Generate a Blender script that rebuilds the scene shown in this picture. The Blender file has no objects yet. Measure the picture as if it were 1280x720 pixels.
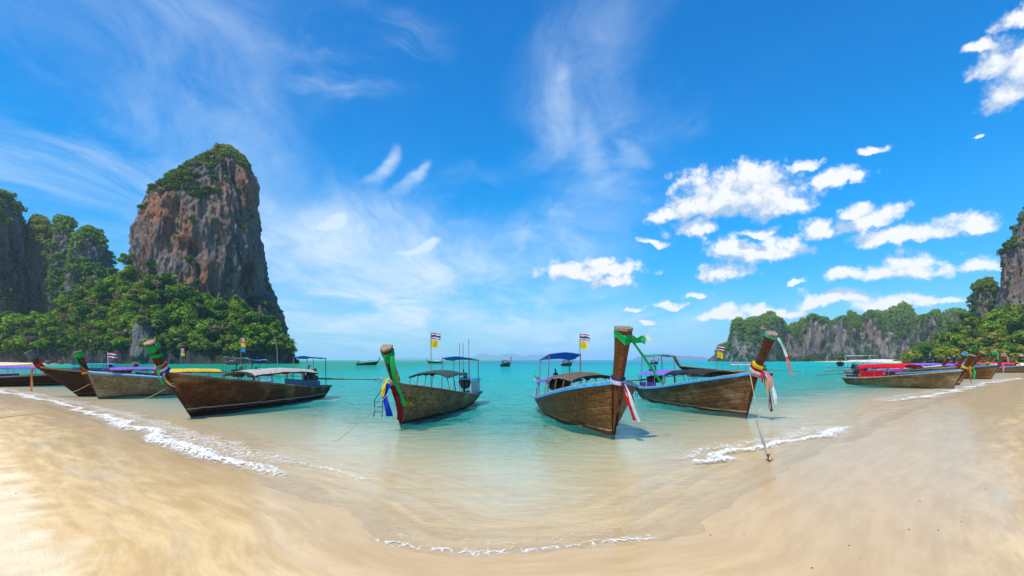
import bpy, math, random
import numpy as np
from mathutils import Vector
R = math.radians
sc = bpy.context.scene
COL = sc.collection

# ------------------------------------------------------------------ camera
CAM_H = 2.0            # eye height above the water, metres
F = 640.0              # focal length in photograph pixels (1280 wide)
cam_d = bpy.data.cameras.new('camera')
cam = bpy.data.objects.new('camera', cam_d)
COL.objects.link(cam)
cam.location = (0, 0, CAM_H)
cam.rotation_euler = (R(90), 0, 0)
cam_d.sensor_width = 36
cam_d.lens = 18
cam_d.shift_y = 90 / 1280
cam_d.clip_start = 0.05
cam_d.clip_end = 40000
sc.camera = cam

# ------------------------------------------------------------------ render / exposure
sc.view_settings.view_transform = 'Standard'
sc.view_settings.look = 'None'
sc.view_settings.exposure = 0.28
sc.view_settings.gamma = 1.0
sc.view_settings.use_curve_mapping = False
sc.cycles.max_bounces = 7
sc.cycles.diffuse_bounces = 3
sc.cycles.glossy_bounces = 3
sc.cycles.transmission_bounces = 3
sc.cycles.transparent_max_bounces = 16
sc.cycles.volume_bounces = 1
sc.cycles.caustics_reflective = False
sc.cycles.caustics_refractive = False
sc.cycles.sample_clamp_indirect = 4.0
sc.cycles.use_denoising = True
try:
    sc.cycles.denoiser = 'OPENIMAGEDENOISE'
except Exception:
    pass

SUN_DIR = Vector((-0.30, -0.40, 0.866)).normalized()     # towards the sun
SUN_EL = math.asin(SUN_DIR.z)
SUN_AZ = math.atan2(SUN_DIR.x, SUN_DIR.y)

# ------------------------------------------------------------------ node helper
class NT:
    def __init__(s, tree):
        s.t = tree
    def n(s, typ, **kw):
        nd = s.t.nodes.new(typ)
        for k, v in kw.items():
            setattr(nd, k, v)
        return nd
    def put(s, sock, v):
        if v is None:
            return
        if isinstance(v, bpy.types.NodeSocket):
            s.t.links.new(v, sock)
        else:
            if sock.type == 'RGBA' and len(v) == 3:
                v = (*v, 1)
            sock.default_value = v
    def m(s, op, a, b=None, c=None, clamp=False):
        nd = s.n('ShaderNodeMath', operation=op, use_clamp=clamp)
        for i, v in enumerate((a, b, c)):
            s.put(nd.inputs[i], v)
        return nd.outputs[0]
    def v(s, op, a, b=None, c=None, scale=None):
        nd = s.n('ShaderNodeVectorMath', operation=op)
        for i, q in enumerate((a, b, c)):
            s.put(nd.inputs[i], q)
        if scale is not None:
            s.put(nd.inputs['Scale'], scale)
        return nd.outputs['Value'] if op in ('LENGTH', 'DOT_PRODUCT', 'DISTANCE') else nd.outputs['Vector']
    def noise(s, vec, scale, detail=4, rough=0.55, dist=0.0, color=False):
        nd = s.n('ShaderNodeTexNoise')
        s.put(nd.inputs['Vector'], vec)
        s.put(nd.inputs['Scale'], scale)
        s.put(nd.inputs['Detail'], detail)
        s.put(nd.inputs['Roughness'], rough)
        s.put(nd.inputs['Distortion'], dist)
        return nd.outputs['Color'] if color else nd.outputs[0]
    def mix(s, fac, a, b, typ='MIX'):
        nd = s.n('ShaderNodeMix', data_type='RGBA', blend_type=typ, clamp_factor=True)
        s.put(nd.inputs[0], fac)
        s.put(nd.inputs[6], a)
        s.put(nd.inputs[7], b)
        return nd.outputs[2]
    def smooth(s, x, lo, hi, a=0.0, b=1.0):
        nd = s.n('ShaderNodeMapRange', interpolation_type='SMOOTHSTEP')
        s.put(nd.inputs[0], x)
        for i, q in enumerate((lo, hi, a, b)):
            s.put(nd.inputs[i + 1], q)
        return nd.outputs[0]
    def lin(s, x, lo, hi, a=0.0, b=1.0):
        nd = s.n('ShaderNodeMapRange')
        s.put(nd.inputs[0], x)
        for i, q in enumerate((lo, hi, a, b)):
            s.put(nd.inputs[i + 1], q)
        return nd.outputs[0]
    def xyz(s, x, y, z):
        nd = s.n('ShaderNodeCombineXYZ')
        for i, q in enumerate((x, y, z)):
            s.put(nd.inputs[i], q)
        return nd.outputs[0]
    def sep(s, v):
        nd = s.n('ShaderNodeSeparateXYZ')
        s.put(nd.inputs[0], v)
        return nd.outputs
    def attr(s, name):
        return s.n('ShaderNodeAttribute', attribute_name=name).outputs['Fac']
    def bump(s, h, strength=0.3, dist=0.05, normal=None):
        nd = s.n('ShaderNodeBump')
        s.put(nd.inputs['Height'], h)
        s.put(nd.inputs['Strength'], strength)
        s.put(nd.inputs['Distance'], dist)
        s.put(nd.inputs['Normal'], normal)
        return nd.outputs[0]

def px_dir(x, y):
    X, Z = (x - 640) / F, (450 - y) / F
    return math.atan2(X, 1), math.atan2(Z, math.hypot(1, X))

# ------------------------------------------------------------------ world: blue tropical sky with clouds
SKY_S = 0.10
def build_world():
    w = bpy.data.worlds.new('World')
    sc.world = w
    w.use_nodes = True
    w.node_tree.nodes.clear()
    T = NT(w.node_tree)
    sky = T.n('ShaderNodeTexSky', sky_type='NISHITA')
    sky.sun_disc = False
    sky.sun_elevation = SUN_EL
    sky.sun_rotation = SUN_AZ
    sky.altitude = 0
    sky.air_density = 1.15
    sky.dust_density = 0.35
    sky.ozone_density = 3.2
    d = T.n('ShaderNodeTexCoord').outputs['Generated']
    dx, dy, dz = T.sep(d)
    # saturated blue of a polarised tropical sky
    hs = T.n('ShaderNodeHueSaturation')
    hs.inputs['Hue'].default_value = 0.5
    hs.inputs['Saturation'].default_value = 1.30
    hs.inputs['Value'].default_value = 1.0
    T.put(hs.inputs['Color'], sky.outputs[0])
    col = hs.outputs[0]
    col = T.v('MULTIPLY', col, T.mix(T.smooth(dz, 0.02, 0.36), (0.30, 0.88, 1.28), (0.02, 1.19, 1.62)))
    col = T.v('MAXIMUM', col, (0.02, 0.02, 0.02))
    col = T.mix(T.smooth(dz, 0.0, 0.16, 0.55, 0.0), col, (2.9, 5.1, 7.9))
    az = T.m('ARCTAN2', dx, dy)
    el = T.m('ARCSINE', dz)

    # ---- cirrus on a high sheet
    h = T.m('ADD', T.m('MAXIMUM', dz, 0.0), 0.085)
    sx, sy = T.m('DIVIDE', dx, h), T.m('DIVIDE', dy, h)
    pl = T.xyz(sx, sy, 0)
    wob = T.v('MULTIPLY_ADD', T.noise(pl, 0.55, 3, 0.5, color=True), (1.5, 1.5, 0), (-0.75, -0.75, 0))
    pl2 = T.v('ADD', pl, wob)
    mp = T.n('ShaderNodeMapping')
    T.put(mp.inputs['Vector'], pl2)
    mp.inputs['Rotation'].default_value = (0, 0, R(24))
    mp.inputs['Scale'].default_value = (1.15, 0.40, 1)
    c1 = T.noise(mp.outputs[0], 1.0, 7, 0.66, 0.5)
    vw = T.xyz(az, el, 0)
    wv = T.v('MULTIPLY_ADD', T.noise(d, 5.0, 5, 0.6, color=True), (0.30, 0.22, 0), (-0.15, -0.11, 0))
    vwc = T.v('ADD', vw, wv)
    def field(vec, blobs, flat=None):
        out = None
        for (x0, y0, rx, ry) in blobs:
            a, e = px_dir(x0, y0)
            a1, _ = px_dir(x0 + rx, y0)
            a0, _ = px_dir(x0 - rx, y0)
            _, e1 = px_dir(x0, y0 - ry)
            _, e0 = px_dir(x0, y0 + ry)
            ra, re = (a1 - a0) / 2, (e1 - e0) / 2
            q = T.v('MULTIPLY', T.v('SUBTRACT', vec, (a, e, 0)), (1 / ra, 1 / re, 0))
            if flat:
                q = T.v('MAXIMUM', q, T.v('MULTIPLY', q, (-1.0, -flat, 0)))
            q = T.v('LENGTH', q)
            out = q if out is None else T.m('MINIMUM', out, q)
        return T.m('SUBTRACT', 1.0, out)
    veil = field(vwc, [(480, 360, 330, 90), (120, 230, 330, 150), (250, 110, 150, 170), (745, 140, 90, 190),
                       (420, 300, 160, 60), (610, 400, 260, 40), (690, 300, 60, 38), (60, 40, 260, 90)])
    vws = T.v('ADD', vw, T.v('MULTIPLY_ADD', T.noise(d, 9.0, 6, 0.62, color=True), (0.045, 0.045, 0), (-0.0225, -0.0225, 0)))
    wax, wel, _ = T.sep(vws)
    soft = field(vwc, [(590, 262, 60, 26), (690, 305, 70, 40), (430, 90, 60, 24), (650, 365, 120, 30), (500, 40, 60, 40)])
    def wisp(x0, y0, x1, y1, bend, w):
        """one feather of cirrus along a bent line from px (x0, y0) up to (x1, y1)"""
        a0, e0 = px_dir(x0, y0)
        a1, e1 = px_dir(x1, y1)
        u = T.lin(wel, e0, e1, -1.0, 1.0)
        u2 = T.m('MULTIPLY', u, u)
        xc = T.m('MULTIPLY_ADD', u, (a1 - a0) / 2, T.m('MULTIPLY_ADD', u2, bend / F, (a0 + a1) / 2 - bend / F / 2))
        wd = T.lin(u, -1.0, 1.0, w * 1.7 / F, w * 0.6 / F)
        k = T.m('SUBTRACT', 1.0, T.m('DIVIDE', T.m('ABSOLUTE', T.m('SUBTRACT', wax, xc)), wd), clamp=True)
        return T.m('MULTIPLY', T.smooth(k, 0.0, 0.9), T.smooth(u2, 1.0, 0.1))
    ws_ = None
    faint = [(712, 200, 700, 70, 10, 20), (765, 262, 728, 120, 14, 22), (805, 212, 770, 168, -8, 18)]
    for a_ in faint + [(458, 236, 502, 178, -9, 13), (486, 250, 540, 198, -8, 12), (500, 322, 556, 296, -14, 14), (405, 290, 428, 262, -6, 12)]:
        q_ = T.m('MULTIPLY', wisp(*a_), 0.42 if a_ in faint else 1.0)
        ws_ = q_ if ws_ is None else T.m('MAXIMUM', ws_, q_)
    c = T.m('MULTIPLY', T.smooth(c1, 0.36, 0.88), T.smooth(veil, -0.45, 0.85, 0.03, 1.0))
    ws = T.v('ADD', vw, T.v('MULTIPLY_ADD', T.noise(d, 3.0, 4, 0.6, color=True), (0.20, 0.15, 0), (-0.10, -0.075, 0)))
    mq = T.n('ShaderNodeMapping')
    T.put(mq.inputs['Vector'], ws)
    mq.inputs['Rotation'].default_value = (0, 0, R(-38))
    mq.inputs['Scale'].default_value = (3.2, 15.0, 1)
    c2 = T.noise(mq.outputs[0], 1.0, 7, 0.58, 0.25)
    cs = T.m('ADD', T.m('MULTIPLY', T.smooth(soft, -0.9, 1.0), T.smooth(c2, 0.38, 0.86)), T.m('MULTIPLY', ws_, T.smooth(c2, 0.20, 0.78)), clamp=True)
    base = T.smooth(field(vwc, [(480, 370, 300, 100), (600, 415, 330, 42), (400, 300, 180, 60)]), -0.35, 1.0, 0, 0.62)
    cir = T.m('ADD', T.m('MULTIPLY', c, 1.0), T.m('MULTIPLY', cs, 0.80))
    cir = T.m('ADD', cir, T.m('MULTIPLY', base, T.smooth(c1, 0.25, 0.75, 0.25, 1.0)), clamp=True)
    cir = T.m('MULTIPLY', cir, T.smooth(dz, 0.0, 0.05, 0.5, 0.92))
    col = T.mix(cir, col, (6.2, 7.4, 8.6))

    # ---- fair weather cumulus
    blobs = [(925, 250, 92, 40), (880, 262, 56, 30), (832, 272, 26, 13), (940, 222, 24, 24), (975, 262, 42, 22), (868, 290, 30, 16),
             (822, 303, 22, 6), (958, 316, 70, 21), (920, 312, 36, 15), (952, 290, 24, 9), (904, 342, 34, 18),
             (1042, 222, 44, 15), (1006, 206, 22, 9), (1062, 226, 32, 12), (1030, 290, 36, 15),
             (1090, 278, 46, 21), (1075, 264, 30, 12), (1140, 295, 44, 17), (1112, 297, 52, 15), (1216, 283, 27, 22),
             (1108, 344, 78, 17), (1142, 330, 44, 15), (1060, 345, 34, 12), (1096, 187, 22, 8),
             (1285, 88, 60, 48), (1240, 92, 34, 22), (1258, 120, 34, 22), (1225, 62, 14, 12), (1285, 20, 44, 22),
             (745, 343, 60, 13), (752, 331, 24, 12), (712, 340, 30, 12), (765, 355, 36, 8),
             (905, 400, 46, 9), (960, 392, 60, 11), (1040, 380, 70, 13), (1110, 384, 60, 12), (1150, 378, 40, 10), (1185, 374, 26, 8),
             (1232, 335, 30, 13), (835, 383, 22, 6), (870, 370, 20, 7), (808, 402, 11, 4), (792, 388, 14, 4), (988, 358, 8, 5), (1222, 168, 8, 5),
             (-260, 330, 120, 30), (-420, 300, 150, 36), (-700, 360, 200, 30), (1500, 300, 110, 34), (1680, 330, 160, 34), (2100, 350, 300, 40)]
    def cumulus(off):
        dd = T.v('ADD', d, off) if off else d
        w1 = T.v('MULTIPLY_ADD', T.noise(dd, 12.0, 5, 0.60, color=True), (0.070, 0.060, 0), (-0.035, -0.030, 0))
        vv = T.v('ADD', vw, w1)
        if off:
            vv = T.v('ADD', vv, (0.016, 0.024, 0))
        D = field(vv, blobs, 1.9)
        bw = T.m('ABSOLUTE', T.m('MULTIPLY_ADD', T.noise(dd, 20.0, 5, 0.58), 2.0, -1.0))
        p = T.m('ADD', bw, T.m('MULTIPLY', T.noise(dd, 30.0, 6, 0.64), 0.55))
        return T.m('ADD', T.m('MULTIPLY', D, 0.90), T.m('MULTIPLY_ADD', p, 1.6, -0.47)), p
    q, p = cumulus(None)
    q2, p2 = cumulus((-0.014, -0.006, 0.020))
    alpha = T.smooth(q, -0.06, 0.60)
    lit = T.m('ADD', T.m('MULTIPLY', T.m('SUBTRACT', q, q2), 1.7), 0.44)
    lit = T.m('SUBTRACT', lit, T.smooth(q, 0.35, 0.95, 0.0, 0.10), clamp=True)
    ccol = T.mix(lit, (4.2, 5.4, 7.1), (8.3, 8.35, 8.4))
    col = T.mix(T.m('MULTIPLY', alpha, 0.97), col, ccol)
    bg = T.n('ShaderNodeBackground')
    T.put(bg.inputs[0], col)
    bg.inputs[1].default_value = SKY_S
    out = T.n('ShaderNodeOutputWorld')
    T.t.links.new(bg.outputs[0], out.inputs[0])
    w.cycles.sampling_method = 'MANUAL'
    w.cycles.sample_map_resolution = 1024
build_world()

# ------------------------------------------------------------------ sun
sl = bpy.data.lights.new('sun', 'SUN')
sl.energy = 4.8
sl.angle = R(0.53)
sl.color = (1.0, 0.95, 0.87)
so = bpy.data.objects.new('sun', sl)
COL.objects.link(so)
so.rotation_euler = SUN_DIR.to_track_quat('Z', 'Y').to_euler()
so.location = (-60, -40, 120)

# ------------------------------------------------------------------ generic helpers
rng = np.random.default_rng(7)
random.seed(7)

def _hash(ix, iy, iz, seed):
    h = (ix.astype(np.uint32) * np.uint32(374761393) + iy.astype(np.uint32) * np.uint32(668265263)
         + iz.astype(np.uint32) * np.uint32(2147483647) + np.uint32(seed * 1274126177 & 0xffffffff))
    h = (h ^ (h >> np.uint32(13))) * np.uint32(1274126177)
    h = (h ^ (h >> np.uint32(16))) * np.uint32(2246822519)
    h = h ^ (h >> np.uint32(15))
    return h.astype(np.float64) / 4294967295.0 * 2 - 1

def vnoise(x, y, z, seed=0):
    xi, yi, zi = np.floor(x), np.floor(y), np.floor(z)
    fx, fy, fz = x - xi, y - yi, z - zi
    fx, fy, fz = [f * f * f * (f * (f * 6 - 15) + 10) for f in (fx, fy, fz)]
    xi, yi, zi = xi.astype(np.int64), yi.astype(np.int64), zi.astype(np.int64)
    r = 0
    for a in (0, 1):
        for b in (0, 1):
            for c in (0, 1):
                wgt = (fx if a else 1 - fx) * (fy if b else 1 - fy) * (fz if c else 1 - fz)
                r = r + wgt * _hash(xi + a, yi + b, zi + c, seed)
    return r

def fbm(x, y, z, octv=4, seed=0, gain=0.5, lac=2.03):
    x, y, z = np.broadcast_arrays(np.asarray(x, float), np.asarray(y, float), np.asarray(z, float))
    r, a = 0, 1.0
    for i in range(octv):
        r = r + a * vnoise(x, y, z, seed + i * 17)
        x, y, z = x * lac + 3.1, y * lac + 7.7, z * lac + 1.3
        a *= gain
    return r

def sstep(x, a, b):
    t = np.clip((np.asarray(x, float) - a) / (b - a), 0, 1)
    return t * t * (3 - 2 * t)

def link(name, data, parent=None):
    o = bpy.data.objects.new(name, data)
    COL.objects.link(o)
    if parent is not None:
        o.parent = parent
    return o

def tag(o, label=None, cat=None, group=None, kind=None):
    if label: o['label'] = label
    if cat: o['category'] = cat
    if group: o['group'] = group
    if kind: o['kind'] = kind
    return o

def np_mesh(name, V, Q, mats, smooth=True, fmat=None, attrs=None):
    """mesh from numpy arrays, Q an (n,4) or (n,3) index array"""
    me = bpy.data.meshes.new(name)
    V = np.ascontiguousarray(V, dtype=np.float32)
    Q = np.ascontiguousarray(Q, dtype=np.int32)
    k = Q.shape[1]
    me.vertices.add(len(V))
    me.vertices.foreach_set('co', V.ravel())
    me.loops.add(Q.size)
    me.loops.foreach_set('vertex_index', Q.ravel())
    me.polygons.add(len(Q))
    me.polygons.foreach_set('loop_start', np.arange(0, Q.size, k, dtype=np.int32))
    me.polygons.foreach_set('loop_total', np.full(len(Q), k, dtype=np.int32))
    if smooth:
        me.polygons.foreach_set('use_smooth', np.ones(len(Q), dtype=bool))
    for m_ in (mats if isinstance(mats, (list, tuple)) else [mats]):
        me.materials.append(m_)
    if fmat is not None:
        me.polygons.foreach_set('material_index', np.asarray(fmat, dtype=np.int32))
    me.update(calc_edges=True)
    for an, arr in (attrs or {}).items():
        at = me.attributes.new(an, 'FLOAT', 'POINT')
        at.data.foreach_set('value', np.ascontiguousarray(arr, dtype=np.float32))
    return me

def grid_quads(nr, nc, wrap=False):
    i = np.arange(nr - 1)[:, None]
    j = np.arange(nc if wrap else nc - 1)[None, :]
    j2 = (j + 1) % nc
    return np.stack([i * nc + j, i * nc + j2, (i + 1) * nc + j2, (i + 1) * nc + j], -1).reshape(-1, 4)

class MB:
    """collects pieces of ONE part"""
    def __init__(s):
        s.v, s.f, s.m = [], [], []
    def add(s, v, f, mi=0):
        o = len(s.v)
        s.v += [tuple(map(float, p)) for p in v]
        s.f += [tuple(int(i) + o for i in q) for q in f]
        s.m += [mi] * len(f)
        return s
    def box(s, c, size, rz=0, ry=0, mi=0, bev=0.0):
        x, y, z = [q / 2 for q in size]
        if bev <= 0:
            P = [(a * x, b * y, cc * z) for a in (-1, 1) for b in (-1, 1) for cc in (-1, 1)]
            Fc = [(0, 1, 3, 2), (4, 6, 7, 5), (0, 4, 5, 1), (2, 3, 7, 6), (0, 2, 6, 4), (1, 5, 7, 3)]
        else:
            P, Fc = [], []
            b = min(bev, x * .9, y * .9, z * .9)
            ring = lambda ex, ey, zz: [(ex - b, -ey, zz), (ex, -ey + b, zz), (ex, ey - b, zz), (ex - b, ey, zz),
                                       (-ex + b, ey, zz), (-ex, ey - b, zz), (-ex, -ey + b, zz), (-ex + b, -ey, zz)]
            for ex, ey, zz in ((x - b, y - b, -z), (x, y, -z + b), (x, y, z - b), (x - b, y - b, z)):
                P += ring(ex, ey, zz)
            for r_ in range(3):
                for i in range(8):
                    Fc.append((r_ * 8 + i, r_ * 8 + (i + 1) % 8, r_ * 8 + 8 + (i + 1) % 8, r_ * 8 + 8 + i))
            Fc += [tuple(range(7, -1, -1)), tuple(range(24, 32))]
        cy, sy_, cz, sz = math.cos(ry), math.sin(ry), math.cos(rz), math.sin(rz)
        Q = []
        for a, b_, d_ in P:
            a, d_ = a * cy + d_ * sy_, -a * sy_ + d_ * cy
            a, b_ = a * cz - b_ * sz, a * sz + b_ * cz
            Q.append((a + c[0], b_ + c[1], d_ + c[2]))
        return s.add(Q, Fc, mi)
    def tube(s, pts, r, n=8, mi=0, cap=True):
        pts = [Vector(p) for p in pts]
        rs = r if isinstance(r, (list, tuple)) else [r] * len(pts)
        P, Fc = [], []
        for i, p in enumerate(pts):
            t = (pts[min(i + 1, len(pts) - 1)] - pts[max(i - 1, 0)]).normalized()
            u = t.cross(Vector((0, 0, 1)))
            if u.length < 1e-3:
                u = Vector((1, 0, 0))
            u.normalize()
            w = u.cross(t)
            for k in range(n):
                a = 2 * math.pi * k / n
                P.append(p + (u * math.cos(a) + w * math.sin(a)) * rs[i])
        for i in range(len(pts) - 1):
            for k in range(n):
                Fc.append((i * n + k, i * n + (k + 1) % n, (i + 1) * n + (k + 1) % n, (i + 1) * n + k))
        if cap:
            Fc += [tuple(range(n - 1, -1, -1)), tuple(range((len(pts) - 1) * n, len(pts) * n))]
        return s.add(P, Fc, mi)
    def grid(s, rows, mi=0, wrap=False):
        nc = len(rows[0])
        return s.add([p for r_ in rows for p in r_], grid_quads(len(rows), nc, wrap).tolist(), mi)
    def build(s, name, mats, parent=None, smooth=False):
        me = bpy.data.meshes.new(name)
        me.from_pydata(s.v, [], s.f)
        for m_ in (mats if isinstance(mats, (list, tuple)) else [mats]):
            me.materials.append(m_)
        me.polygons.foreach_set('material_index', s.m)
        if smooth:
            me.polygons.foreach_set('use_smooth', [True] * len(s.f))
        me.update()
        return link(name, me, parent)

# ------------------------------------------------------------------ materials
def new_mat(name):
    m_ = bpy.data.materials.new(name)
    m_.use_nodes = True
    m_.node_tree.nodes.clear()
    T = NT(m_.node_tree)
    out = T.n('ShaderNodeOutputMaterial')
    return m_, T, out

def principled(T, out, color, rough=0.6, normal=None, spec=0.4, metallic=0.0):
    p = T.n('ShaderNodeBsdfPrincipled')
    T.put(p.inputs['Base Color'], color)
    T.put(p.inputs['Roughness'], rough)
    T.put(p.inputs['Specular IOR Level'], spec)
    T.put(p.inputs['Metallic'], metallic)
    T.put(p.inputs['Normal'], normal)
    if out is not None:
        T.t.links.new(p.outputs[0], out.inputs[0])
    return p

def m_plain(name, c, rough=0.6, spec=0.35, var=0.25, scale=6.0, metallic=0.0):
    """a colour with worn, faded patches"""
    m_, T, out = new_mat(name)
    o = T.n('ShaderNodeTexCoord').outputs['Object']
    n1 = T.noise(o, scale, 5, 0.65)
    c2 = tuple(min(1, q * (1 - var)) for q in c)
    c3 = tuple(min(1, q * (1 + var) + 0.015) for q in c)
    col = T.mix(T.smooth(n1, 0.28, 0.72), c2, c3)
    principled(T, out, col, rough, T.bump(T.noise(o, scale * 9, 3), 0.15, 0.01), spec, metallic)
    return m_

def m_cloth(name, c, tl=0.25):
    m_, T, out = new_mat(name)
    o = T.n('ShaderNodeTexCoord').outputs['Object']
    n1 = T.noise(o, 7.0, 4, 0.6)
    col = T.mix(T.smooth(n1, 0.3, 0.7), tuple(q * 0.78 for q in c), tuple(min(1, q * 1.08) for q in c))
    nb = T.bump(T.noise(o, 22, 3), 0.3, 0.02)
    p = principled(T, None, col, 0.75, nb, 0.2)
    t = T.n('ShaderNodeBsdfTranslucent')
    T.put(t.inputs[0], col)
    mx = T.n('ShaderNodeMixShader')
    mx.inputs[0].default_value = tl
    T.t.links.new(p.outputs[0], mx.inputs[1])
    T.t.links.new(t.outputs[0], mx.inputs[2])
    T.t.links.new(mx.outputs[0], out.inputs[0])
    return m_

def m_wood(name, c_dark, c_mid, c_light, bottom=None, waterline=0.06, rough=0.62, weather=0.5, stripe=None):
    """oiled, weathered planking; grain along local x; painted bottom below the waterline"""
    m_, T, out = new_mat(name)
    o = T.n('ShaderNodeTexCoord').outputs['Object']
    st = T.v('MULTIPLY', o, (0.9, 6.0, 7.0))
    g = T.noise(st, 2.2, 7, 0.7, 0.4)
    big = T.noise(T.v('MULTIPLY', o, (1.0, 1.0, 1.6)), 0.9, 5, 0.62, 0.6)
    col = T.mix(T.smooth(g, 0.25, 0.72), c_dark, c_mid)
    w = T.m('MULTIPLY', T.smooth(big, 0.50 - 0.12 * weather, 0.72), weather, clamp=True)
    col = T.mix(w, col, T.mix(T.smooth(g, 0.3, 0.7), tuple(q * .7 for q in c_light), c_light))
    # vertical run-off stains
    run = T.noise(T.v('MULTIPLY', o, (9.0, 9.0, 0.7)), 1.0, 4, 0.6)
    col = T.mix(T.smooth(run, 0.54, 0.72, 0, 0.62), col, tuple(q * .35 for q in c_dark))
    ck = T.n('ShaderNodeTexVoronoi', feature='DISTANCE_TO_EDGE')
    T.put(ck.inputs['Vector'], T.v('ADD', T.v('MULTIPLY', o, (1.3, 3.0, 4.5)), T.v('SCALE', T.noise(o, 3.0, 4, .6, color=True), scale=0.9)))
    ck.inputs['Scale'].default_value = 1.6
    col = T.mix(T.smooth(ck.outputs['Distance'], 0.0, 0.05, 0.55, 0.0), col, tuple(q * .4 for q in c_dark))
    wk = T.noise(o, 26, 5, 0.7)
    col = T.mix(T.smooth(wk, 0.60, 0.76, 0, 0.55), col, c_light)
    z = T.sep(o)[2]
    zz = T.m('MULTIPLY_ADD', T.noise(o, 3.0, 4), 0.10, T.m('SUBTRACT', z, 0.05))
    if stripe:
        z0, z1, sc_ = stripe
        msk = T.m('MULTIPLY', T.smooth(zz, z0, z0 + .012), T.smooth(zz, z1, z1 + .012, 1, 0))
        col = T.mix(T.m('MULTIPLY', msk, T.smooth(wk, 0.35, 0.5, 0.5, 0.95)), col, sc_)
    if bottom:
        col = T.mix(T.smooth(zz, waterline - .012, waterline + .012, 0.93, 0), col, T.mix(T.smooth(wk, .3, .7), bottom, tuple(q * 1.7 for q in bottom)))
    h = T.m('MULTIPLY_ADD', g, 0.6, T.m('MULTIPLY', wk, 0.5))
    principled(T, out, col, T.lin(g, 0, 1, rough - .05, rough + .2), T.bump(h, 0.6, 0.015), 0.16)
    return m_

M = {}
def setup_materials():
    M['blue'] = m_plain('blue_rail_paint', (0.015, 0.27, 0.56), 0.45, var=.3, scale=9)
    M['wood_rail'] = m_wood('bare_wood', (0.10, .06, .035), (0.22, .145, .09), (0.40, .32, .23), weather=.7)
    M['pale_wood'] = m_wood('pale_wood', (0.20, .14, .09), (0.36, .27, .18), (0.50, .42, .32), weather=.7)
    M['prow_top'] = m_wood('end_grain', (0.16, .115, .075), (0.30, .225, .155), (0.46, .38, .29), weather=.6)
    M['prow'] = m_wood('prow_wood', (0.035, .012, .006), (0.115, .040, .018), (0.22, .11, .055), weather=.35)
    M['prow_orange'] = m_wood('orange_prow_wood', (0.06, .020, .007), (0.17, .062, .022), (0.27, .125, .055), weather=.35)
    M['dark'] = m_plain('dark_metal', (0.025, .027, .030), 0.45, .5, .4, 12)
    M['steel'] = m_plain('worn_steel', (0.28, .29, .30), 0.4, .5, .3, 14)
    M['post'] = m_plain('grey_post', (0.17, .145, .115), 0.6, .3, .4, 10)
    M['white_post'] = m_plain('white_post', (0.62, .62, .60), 0.5, .3, .2, 10)
    M['rust'] = m_plain('rusty_iron', (0.16, .065, .03), 0.7, .3, .4, 12)
    M['purple'] = m_cloth('purple_tarp', (0.28, .13, .62))
    M['deep_purple'] = m_cloth('deep_purple_cloth', (0.085, .04, .29))
    M['navy'] = m_cloth('navy_tarp', (0.035, .04, .20))
    M['blue_tarp'] = m_cloth('blue_tarp', (0.01, .24, .72))
    M['sky_tarp'] = m_cloth('sky_blue_tarp', (0.05, .42, .78))
    M['teal_tarp'] = m_cloth('green_tarp', (0.03, .40, .27))
    M['dark_tarp'] = m_cloth('dark_green_tarp', (0.045, .065, .055), .05)
    M['black_tarp'] = m_cloth('black_tarp', (0.022, .022, .022), .02)
    M['brown_tarp'] = m_cloth('brown_tarp', (0.12, .085, .055), .06)
    M['grey_tarp'] = m_cloth('pale_grey_tarp', (0.46, .41, .37), .12)
    M['white_tarp'] = m_cloth('white_tarp', (0.72, .71, .68), .15)
    M['red_tarp'] = m_cloth('red_tarp', (0.66, .004, .012))
    M['yellow_tarp'] = m_cloth('yellow_tarp', (0.74, .50, .04))
    M['pink_tarp'] = m_cloth('pink_tarp', (0.66, .035, .09))
    M['grey_blue'] = m_cloth('faded_blue_curtain', (0.13, .19, .27), .1)
    M['green_r'] = m_cloth('green_ribbon', (0.01, .48, .11), .35)
    M['teal_r'] = m_cloth('mint_ribbon', (0.06, .52, .33), .35)
    M['white_r'] = m_cloth('white_ribbon', (0.80, .80, .80), .3)
    M['red_r'] = m_cloth('red_ribbon', (0.62, .012, .02), .3)
    M['dark_red_r'] = m_cloth('dark_red_ribbon', (0.26, .01, .015), .2)
    M['blue_r'] = m_cloth('blue_ribbon', (0.015, .06, .62), .3)
    M['navy_r'] = m_cloth('navy_ribbon', (0.02, .03, .20), .2)
    M['yellow_r'] = m_cloth('yellow_ribbon', (0.82, .60, .02), .35)
    M['gold_r'] = m_cloth('straw_ribbon', (0.48, .32, .10), .2)
    M['pink_r'] = m_cloth('pink_ribbon', (0.75, .26, .28), .35)
    M['slate_wrap'] = m_cloth('slate_wrap', (0.06, .10, .115), .03)
    M['rope'] = m_plain('rope', (0.42, .32, .17), .85, .2, .3, 30)
    M['bark'] = m_plain('bark', (0.13, .10, .075), .9, .15, .4, 1.5)
setup_materials()

# ------------------------------------------------------------------ shore line and ground
def gp(px, py, z=0.0):
    """point of height z seen at a photograph pixel"""
    d = F * (CAM_H - z) / (py - 450)
    return np.array(((px - 640) / F * d, d))

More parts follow.
